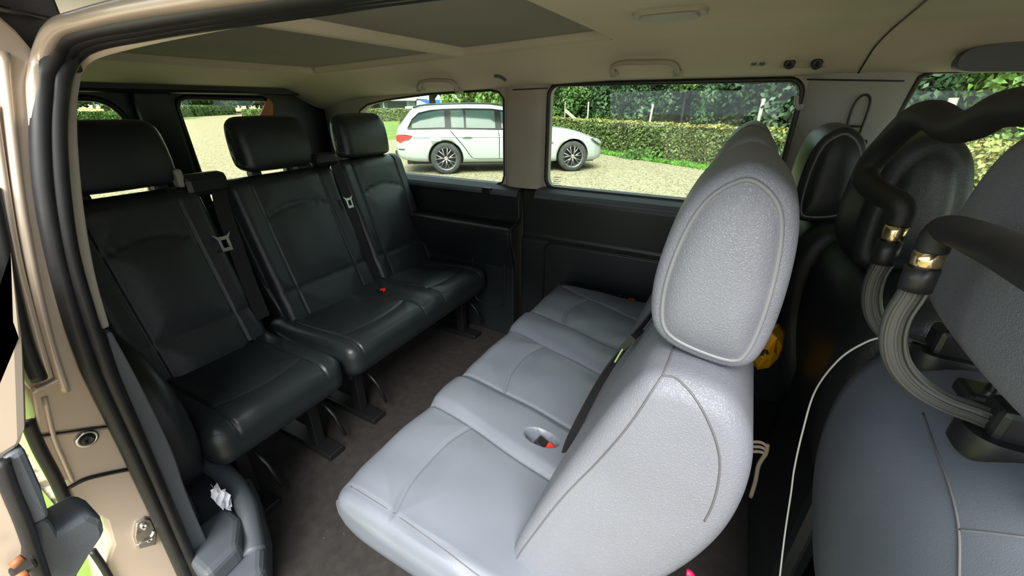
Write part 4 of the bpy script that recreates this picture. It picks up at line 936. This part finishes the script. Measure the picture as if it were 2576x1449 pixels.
# posts behind the hedge
def post(label, px, py_top, px_b, dist_off, w=0.045, tilt=0.0, hgt=None):
    q = polar(px_b, 1.0)[:2]; off = hA[:2]+nb_[:2]*dist_off     # where the sight line meets the post row behind the hedge
    t = np.linalg.solve(np.array([[q[0], -ud[0]], [q[1], -ud[1]]]), off)[0]; base = np.array([q[0]*t, q[1]*t, GZ])
    v = FW*FPX+RT*(px-1288.0)-UP*(py_top-724.5); sc = np.linalg.norm(base[:2])/np.linalg.norm(v[:2]); top = CP+v*sc
    o = tube('fence_post', [np.array([base[0], base[1], GZ]), top], w, POSTW, None, 6); tag(o, label, 'post', 'posts behind the hedge'); return o
post('slim pale post carrying the leaning board', 1422, 256, 1424, 0.9, 0.02)
post('short pale post half hidden in leaves', 1481, 256, 1481, 1.2, 0.03)
post('tall white post in the middle of the wide side window', 1643, 262, 1636, 1.0, 0.035)
post('grey post behind the bench headrests', 1922, 248, 1915, 1.0, 0.045)
d0 = hA+nb_*0.85-ud*1.3
def at_depth(px, py, base):
    v = FW*FPX+RT*(px-1288.0)-UP*(py-724.5); return CP+v*(np.linalg.norm(base[:2])/np.linalg.norm(v[:2]))
bd = ribbon('leaning_board', [at_depth(1423, 278, d0), at_depth(1450, 302, d0)], 0.13, POSTW, None, 0.02, (0.1, 0, 1), 2)
tag(bd, 'pale board leaning diagonally from the slim post', 'board')
bF = hE+nb_*1.2+ud*1.0
fp = tube('fence_post', [at_depth(2340, 400, bF), at_depth(2400, 246, bF)], 0.07, POSTW, None, 6); tag(fp, 'thick pale post leaning outside the front side window', 'post', 'posts behind the hedge')

# lawn, far hedge, shed, trees seen through the rear side window
patch('lawn', [G(905, 352), G(1020, 350), G(1180, 352), G(1290, 355), G(1290, 300), G(905, 300)], GZ+0.015, GRASS, 'mown lawn beyond the gravel behind the parked car')
fa = G(860, 306); fb = G(1290, 303)
hedge('low far hedge in front of the green shed', fa, fb, 1.0, 0.9, 9000, 0.11, 31)
sh = polar(938, 47); sd = np.array([RT[0], RT[1], 0]); sn = np.array([FW[0], FW[1], 0])/np.linalg.norm(FW[:2])
def cuboid(name, c, half, dep, z0, z1, m, parent, bw=0.0):
    q = [c-sd*half, c+sd*half, c+sd*half+sn*dep, c-sd*half+sn*dep]
    v = [(p[0], p[1], z0) for p in q]+[(p[0], p[1], z1) for p in q]
    return pymesh(name, v, [(0, 1, 2, 3), (7, 6, 5, 4), (0, 4, 5, 1), (1, 5, 6, 2), (2, 6, 7, 3), (3, 7, 4, 0)], m, parent, False)
shed = empty('shed', 'long low green shed with a pale roof beyond the far hedge', 'shed', tuple(sh))
cuboid('wall', sh, 4.4, 6, GZ, 2.05, SHEDW, shed)
q = [sh-sd*4.6-sn*0.8, sh+sd*4.6-sn*0.8, sh+sd*4.6+sn*7, sh-sd*4.6+sn*7]
v = [(p[0], p[1], z) for p, z in zip(q, (2.0, 2.0, 3.7, 3.7))]; v += [(a, b, c-0.12) for a, b, c in v]
pymesh('roof', v, [(0, 1, 2, 3), (7, 6, 5, 4), (0, 4, 5, 1), (1, 5, 6, 2), (2, 6, 7, 3), (3, 7, 4, 0)], SHEDR, shed, False)
for off in (-0.4, 2.6): cuboid('doorway', sh+sd*off-sn*0.02, 1.1, 0.05, GZ+0.6, 1.75, HEDGECORE, shed)
cuboid('downpipe', sh+sd*1.1-sn*0.1, 0.06, 0.1, GZ, 1.95, SHEDR, shed)
cuboid('grey_door', sh+sd*3.9-sn*0.03, 0.45, 0.05, GZ, 1.9, GREYW, shed)
ctn = empty('container', 'blue steel container standing behind the parked car roof', 'container', tuple(polar(1118, 44)))
cc = polar(1118, 44)
for k in range(16):
    cuboid('corrugation', cc+sd*(-2.25+0.3*k)-sn*(0.04 if k % 2 else 0.0), 0.155, 2.4, GZ, 1.95, BLUE, ctn)
for i, (px, dist, lab) in enumerate(((1088, 30, 'left tree trunk with overhanging crown in front of the blue container'), (1118, 31, 'middle tree trunk in front of the blue container'), (1135, 33, 'right tree trunk in front of the blue container'))):
    tree(lab, polar(px, dist), 4.6, 1.7, LEAFM, 4500, 0.13, 80+i, 1.9, 0.2, 1.9, 'yard trees')
tree('bright green rounded tree behind the parked car roof', polar(1215, 26), 4.0, 2.2, LEAFB, 12000, 0.10, 90, 0.4, 0.2, 0.1)
tree('bright green tree beside the window pillar', polar(1300, 24), 4.2, 1.9, LEAFB, 10000, 0.10, 91, 0.4, 0.2, 0.1)

# view through the rear door windows: verge, hedge, field and a row of trees
rl_ = [G(-400, 307), G(335, 306), G(470, 300), G(560, 296), G(560, 285), G(330, 278), G(-400, 278)]
patch('rear_lawn', [polar(60, 42), polar(335, 46), polar(480, 58), polar(560, 95), polar(560, 190), polar(60, 190)], GZ+0.015, GRASS, 'green verge beyond the far side of the gravel yard')
patch('stubble_field', [polar(60, 85), polar(420, 85), polar(420, 195), polar(60, 195)], GZ+0.04, FIELD, 'dry yellow field far behind the van')
hedge('dark far hedge seen through the right rear door window', polar(120, 52), polar(345, 54), 0.75, 1.0, 6000, 0.14, 35, LEAFM, LEAFM)
hedge('dark far hedge seen through the left rear door window', polar(440, 62), polar(585, 75), 1.15, 1.5, 6000, 0.16, 36, LEAFM, LEAFM)
hedge('far hedge beyond the road behind the middle rear headrest', polar(605, 48), polar(690, 45), 0.9, 1.5, 4000, 0.14, 37, LEAFM, LEAFB)
for i, (px, dist, lab) in enumerate(((262, 58, 'lone tree with low crown seen through the right rear door window'), (180, 60, 'tree beside the door trim seen through the right rear window'), (470, 72, 'leftmost tree of the row in the left rear door window'), (512, 80, 'second tree of the row in the left rear door window'), (545, 88, 'third tree of the row in the left rear door window'), (585, 95, 'fourth tree of the row in the left rear door window'), (620, 90, 'fifth tree of the row in the left rear door window'), (655, 85, 'rightmost tree of the row in the left rear door window'))):
    tree(lab, polar(px, dist), 4.6, 4.6, LEAFD if i > 1 else LEAFM, 6000, 0.22, 100+i, 1.2, 0.2, 0.75, 'far trees')

# ================================================================ THE PARKED WHITE ESTATE CAR
cr = G(1125, 437); cf = G(1436, 430); dv = (cf-cr); wbm = np.linalg.norm(dv[:2]); CS = wbm/2.97; ang = math.atan2(dv[1], dv[0])
mid_off = np.array([-dv[1], dv[0], 0])/wbm*0.83*CS           # from near wheels to centre line
car = empty('estate_car', 'white estate car with grey alloy wheels parked on the gravel', 'car'); car.location = tuple(cr+mid_off); car.rotation_euler = (0, 0, ang); car.scale = (CS, CS, CS)
def itp(tab, u): a = np.array(tab); return np.interp(u, a[:, 0], a[:, 1])
ZT = [(-1.10, .70), (-1.07, .95), (-1.0, 1.06), (-.82, 1.27), (-.70, 1.40), (-.55, 1.435), (-.2, 1.455), (.5, 1.47), (1.1, 1.46), (1.4, 1.42), (1.7, 1.31), (2.05, 1.13), (2.3, 1.02), (2.5, .985), (2.9, .94), (3.2, .88), (3.5, .78), (3.68, .69), (3.78, .58), (3.82, .45)]
ZS = [(-1.10, .66), (-1.06, .86), (-.9, .96), (0, .97), (1.2, .945), (2.2, .925), (2.6, .91), (2.9, .88), (3.2, .82), (3.5, .73), (3.68, .64), (3.78, .53), (3.82, .43)]
HWT = [(-1.10, .66), (-1.05, .78), (-.9, .86), (-.5, .91), (.3, .93), (2.0, .93), (2.9, .92), (3.3, .87), (3.55, .78), (3.70, .66), (3.78, .55), (3.82, .48)]
WRT = [(-1.10, .60), (-1.0, .60), (-.7, .56), (0, .60), (1.2, .61), (1.8, .64), (2.2, .70), (2.4, .74), (2.9, .74), (3.3, .68), (3.6, .58), (3.82, .40)]
ZB = [(-1.10, .42), (-1.0, .32), (-.7, .27), (0, .24), (3.2, .22), (3.6, .22), (3.78, .26), (3.82, .34)]
def sidept(u, t):
    w, zs, zt, wr = itp(HWT, u), itp(ZS, u), itp(ZT, u), itp(WRT, u)
    y0, z0 = w-.045, zs; y1, z1 = wr+.01, max(zt-.075, zs+.002)
    return -(y0+(y1-y0)*t**1.25), z0+(z1-z0)*t
us = np.unique(np.round(np.concatenate([np.linspace(-1.10, -0.9, 9), np.linspace(-0.9, 3.4, 60), np.linspace(3.4, 3.82, 16)]), 4)); V = []; F = []
for u in us:
    w, zs, zt, wr, zb = itp(HWT, u), itp(ZS, u), itp(ZT, u), itp(WRT, u), itp(ZB, u)
    half = [(0, zb), (w*.8, zb), (w*.95, zb+.03), (w*.985, zb+.12), (w, zb+(zs-zb)*.35), (w, zb+(zs-zb)*.55), (w-.004, zb+(zs-zb)*.74), (w-.012, zb+(zs-zb)*.82), (w-.02, zs-.03), (w-.045, zs)]
    for t in (.25, .5, .75, 1.0): y, z = sidept(u, t); half.append((-y, z))
    half += [(wr-.05, zt-.03), (wr*.75, zt-.008), (wr*.4, zt), (0, zt+.004)]
    ring = [(-a, b) for a, b in half]+[(a, b) for a, b in half[::-1][1:-1]]
    V += [(u, a, b) for a, b in ring]
K = len(ring)
for i in range(len(us)-1):
    for k in range(K): l = (k+1) % K; F.append((i*K+k, i*K+l, (i+1)*K+l, (i+1)*K+k))
F += [tuple(range(K)), tuple((len(us)-1)*K+k for k in range(K))[::-1]]
body = pymesh('body', V, F, WHITEPAINT, car)
# cut the wheel arches
cuts = []
for u in (0, 2.97):
    v = []; f = []; n = 40
    for yy in (-1.1, 1.1):
        for k in range(n): t = 2*PI*k/n; v.append((u+.395*math.cos(t), yy, .345+.395*math.sin(t)))
    f = [(k, (k+1) % n, n+(k+1) % n, n+k) for k in range(n)]+[tuple(range(n))[::-1], tuple(range(n, 2*n))]
    me = bpy.data.meshes.new('cut'); me.from_pydata(v, [], f); c = bpy.data.objects.new('cut', me); COL.objects.link(c); cuts.append(c)
    bm = bmesh.new(); bm.from_mesh(me); bmesh.ops.recalc_face_normals(bm, faces=bm.faces); bm.to_mesh(me); bm.free()
    md = body.modifiers.new('arch', 'BOOLEAN'); md.object = c; md.operation = 'DIFFERENCE'; md.solver = 'EXACT'
par = body.parent; body.parent = None; bpy.context.view_layer.update()
dg = bpy.context.evaluated_depsgraph_get(); me = bpy.data.meshes.new_from_object(body.evaluated_get(dg)); body.modifiers.clear(); body.data = me; body.parent = car; body.matrix_parent_inverse = Matrix.Identity(4)
for c in cuts: bpy.data.objects.remove(c)
box('underbody', (-.9, -.62, .20), (3.6, .62, .62), BLACK, car, 0.02)
def spatch(name, m, lo, hi, nu=14, nv=6, off=0.006, u0=None, side=-1):
    """patch on the glasshouse side between curves lo(u),hi(u) in t"""
    v = []; f = []
    U = np.linspace(u0[0], u0[1], nu)
    for u in U:
        for k in range(nv):
            t = lo(u)+(hi(u)-lo(u))*k/(nv-1); y, z = sidept(u, max(t, 0.0)); v.append((u, y-off, z))
    for i in range(nu-1):
        for k in range(nv-1): f.append((i*nv+k, i*nv+k+1, (i+1)*nv+k+1, (i+1)*nv+k))
    return pymesh(name, v, f, m, car)
def hi_(u): return np.interp(u, [-.80, -.72, -.55, -.3, 0, 1.4, 1.75, 2.05, 2.2], [.12, .5, .80, .90, .94, .94, .86, .62, .35])
spatch('window_surround', CARTRIM, lambda u: 0.01, lambda u: min(hi_(u)+.05, .99), 60, 6, 0.012, (-.80, 2.18))
for nm, ua, ub in (('quarter_window', -.70, .02), ('rear_door_quarter_light', .16, .44), ('rear_door_window', .49, 1.14), ('front_door_window', 1.28, 2.02)):
    g = spatch(nm, CARGLASS, lambda u: .08, lambda u: max(hi_(u)-.04, .1), 16, 6, 0.018, (ua, ub))
# rear window glass
rv = []; 
for u, hw in ((-1.015, .56), (-.76, .50)):
    z = itp(ZT, u); rv += [(u-.02, -hw, z+.012), (u-.02, hw, z+.012)]
pymesh('rear_window', rv, [(0, 1, 3, 2)], CARGLASS, car, False)
wv = [(2.22, -.66, itp(ZT, 2.22)+.01), (2.22, .66, itp(ZT, 2.22)+.01), (1.5, .56, itp(ZT, 1.5)+.01), (1.5, -.56, itp(ZT, 1.5)+.01)]
pymesh('windscreen', wv, [(0, 1, 2, 3)], CARGLASS, car, False)
def flank_line(name, pts, r, m, off=0.004):
    """line on the near flank at (u,z)"""
    out = []
    for u, z in catmull([np.array(p) for p in pts], 5):
        w = itp(HWT, u); zs, zb = itp(ZS, u), itp(ZB, u); f = np.clip((z-zb)/(zs-zb), 0, 1)
        y = w*np.interp(f, [0, .05, .2, .35, .55, .74, .82, .95, 1], [.95, .95, .985, 1, 1, 1, .99, .98, .955]); out.append((u, -y-off*0.3, z))
    return tube(name, out, r, m, car, 6)
flank_line('door_gap', [(.12, .96), (.20, .86), (.42, .60), (.56, .40), (.68, .34), (1.22, .33)], .008, BLACK)
flank_line('door_gap', [(1.20, .945), (1.22, .8), (1.22, .5), (1.22, .33)], .008, BLACK)
flank_line('door_gap', [(1.22, .33), (2.2, .33), (2.35, .45), (2.32, .75), (2.25, .9)], .008, BLACK)
flank_line('shoulder_crease', [(-.70, .80), (0, .805), (1.2, .80), (2.4, .79)], .008, WHITEPAINT)
for u in (.50, 1.60):
    w = itp(HWT, u); hnd = tube('door_handle', [(u-.10, -w-.004, .80), (u-.05, -w-.025, .815), (u+.05, -w-.025, .815), (u+.10, -w-.004, .80)], .016, WHITEPAINT, car, 8, False, 3)
plate('fuel_flap', rrect(-.32, .72, -.08, .88, .03), [], 'y', -itp(HWT, -.2)-.004, -itp(HWT, -.2)+.02, WHITEPAINT, car, .003)
tl = [(-1.07, -.74, .72), (-1.0, -.825, .70), (-.80, -.895, .77), (-.72, -.905, .84), (-.86, -.885, .865), (-1.03, -.80, .86), (-1.08, -.74, .82)]
pymesh('tail_light', [(a, b-.010, c) for a, b, c in tl]+[(a+.02, b+.05, c) for a, b, c in tl], [tuple(range(7))]+[(i, (i+1) % 7, 7+(i+1) % 7, 7+i) for i in range(7)], TAIL, car, False)
hl = [(3.42, -.845, .74), (3.52, -.805, .665), (3.66, -.71, .60), (3.74, -.62, .60), (3.73, -.62, .66), (3.62, -.74, .735), (3.50, -.815, .765)]
pymesh('headlight', [(a+.008, b-.010, c) for a, b, c in hl]+[(a-.04, b+.06, c) for a, b, c in hl], [tuple(range(7))]+[(i, (i+1) % 7, 7+(i+1) % 7, 7+i) for i in range(7)], LENS, car, False)
tube('headlight_rim', [(a+.008, b-.012, c) for a, b, c in hl], .009, BLACK, car, 6, True)
tube('roof_rail', [(-.66, -.55, 1.405), (-.5, -.56, 1.445), (-.2, -.575, 1.470), (.6, -.59, 1.490), (1.2, -.59, 1.475), (1.5, -.60, 1.405)], .020, BLACK, car, 6, False, 4)
pymesh('antenna_fin', [(-.62, -.03, 1.435), (-.62, .03, 1.435), (-.30, 0, 1.445), (-.60, 0, 1.545), (-.54, 0, 1.55)], [(0, 2, 4, 3), (1, 3, 4, 2), (0, 3, 1)], WHITEPAINT, car, False)
box('rear_spoiler', (-.84, -.5, 1.375), (-.55, .5, 1.425), WHITEPAINT, car, .012)
tube('tow_bar', [(-1.05, 0, .36), (-1.15, -.0, .33), (-1.20, 0, .38), (-1.20, 0, .45)], .022, BLACK, car, 8, False, 3)
flank_line('bumper_strip', [(-1.04, .555), (-.97, .55), (-.90, .555)], .012, BLACK)
tube('tow_hook', [(-1.06, -.62, .30), (-1.14, -.66, .27), (-1.16, -.68, .34)], .02, BLACK, car, 8, False, 3)
mr = padded('mirror', [(1.90, .98), (2.04, .99), (2.06, 1.06), (2.0, 1.12), (1.90, 1.10)], -1.08, -.88, WHITEPAINT, car, .02, 8, 24, .01)
flank_line('fender_mark', [(2.42, .66), (2.48, .655)], .010, BLACK)
def wheel(u, s):
    w = bpy.data.objects.new('wheel', None); COL.objects.link(w); w.parent = car; w.location = (u, s*.815, .345)
    y = s*0.0; o = s
    prof = [(.215, -.10), (.26, -.115), (.32, -.112), (.340, -.085), (.345, 0), (.340, .085), (.32, .112), (.26, .115), (.225, .10)]
    v = []; f = []; n = 40
    for (r, yy) in prof:
        for k in range(n): t = 2*PI*k/n; v.append((r*math.cos(t), yy, r*math.sin(t)))
    for i in range(len(prof)-1):
        for k in range(n): l = (k+1) % n; f.append((i*n+k, i*n+l, (i+1)*n+l, (i+1)*n+k))
    pymesh('tyre', v, f, TYRE, w).matrix_parent_inverse = Matrix.Identity(4)
    v = []; f = []
    for (r, yy) in ((.245, s*.118), (.225, s*.105), (.215, s*.0), (.215, -s*.09)):
        for k in range(n): t = 2*PI*k/n; v.append((r*math.cos(t), yy, r*math.sin(t)))
    for i in range(3):
        for k in range(n): l = (k+1) % n; f.append((i*n+k, i*n+l, (i+1)*n+l, (i+1)*n+k))
    pymesh('rim', v, f, RIM, w).matrix_parent_inverse = Matrix.Identity(4)
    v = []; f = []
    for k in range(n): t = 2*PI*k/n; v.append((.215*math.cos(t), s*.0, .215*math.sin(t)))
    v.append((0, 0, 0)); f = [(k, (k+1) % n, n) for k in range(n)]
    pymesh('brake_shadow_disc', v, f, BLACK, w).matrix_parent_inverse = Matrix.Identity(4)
    base = None
    for k in range(7):
        a0 = 2*PI*k/7+0.3; 
        for da in (-.2, .2):
            p0 = (.035*math.cos(a0), s*.088, .035*math.sin(a0)); p1 = (.10*math.cos(a0+da*.4), s*.098, .10*math.sin(a0+da*.4)); p2 = (.232*math.cos(a0+da), s*.104, .232*math.sin(a0+da))
            sp = tube('spoke', [p0, p1, p2], [.016, .013, .012], RIM, w, 6); sp.matrix_parent_inverse = Matrix.Identity(4)
    h = disc('hub_cap', (0, s*.09, 0), .045, .02, SILVER, w, 'y', 16); h.matrix_parent_inverse = Matrix.Identity(4)
    return w
wheel(0, -1); wheel(2.97, -1); wheel(0, 1); wheel(2.97, 1)

# ================================================================ GRIT ON THE VAN FLOOR
rg = np.random.default_rng(77)
C = np.stack([rg.uniform(-1.0, -0.55, 140), rg.uniform(0.36, 1.5, 140), np.full(140, FLOOR_Z+0.0015)], 1)
tag(leaves('floor_grit', C, np.repeat([[0, 0, 4.0]], 140, 0), 0.0016, KHAKI, None, 78), 'small specks of grit scattered on the dark van floor', 'grit', None, 'stuff')
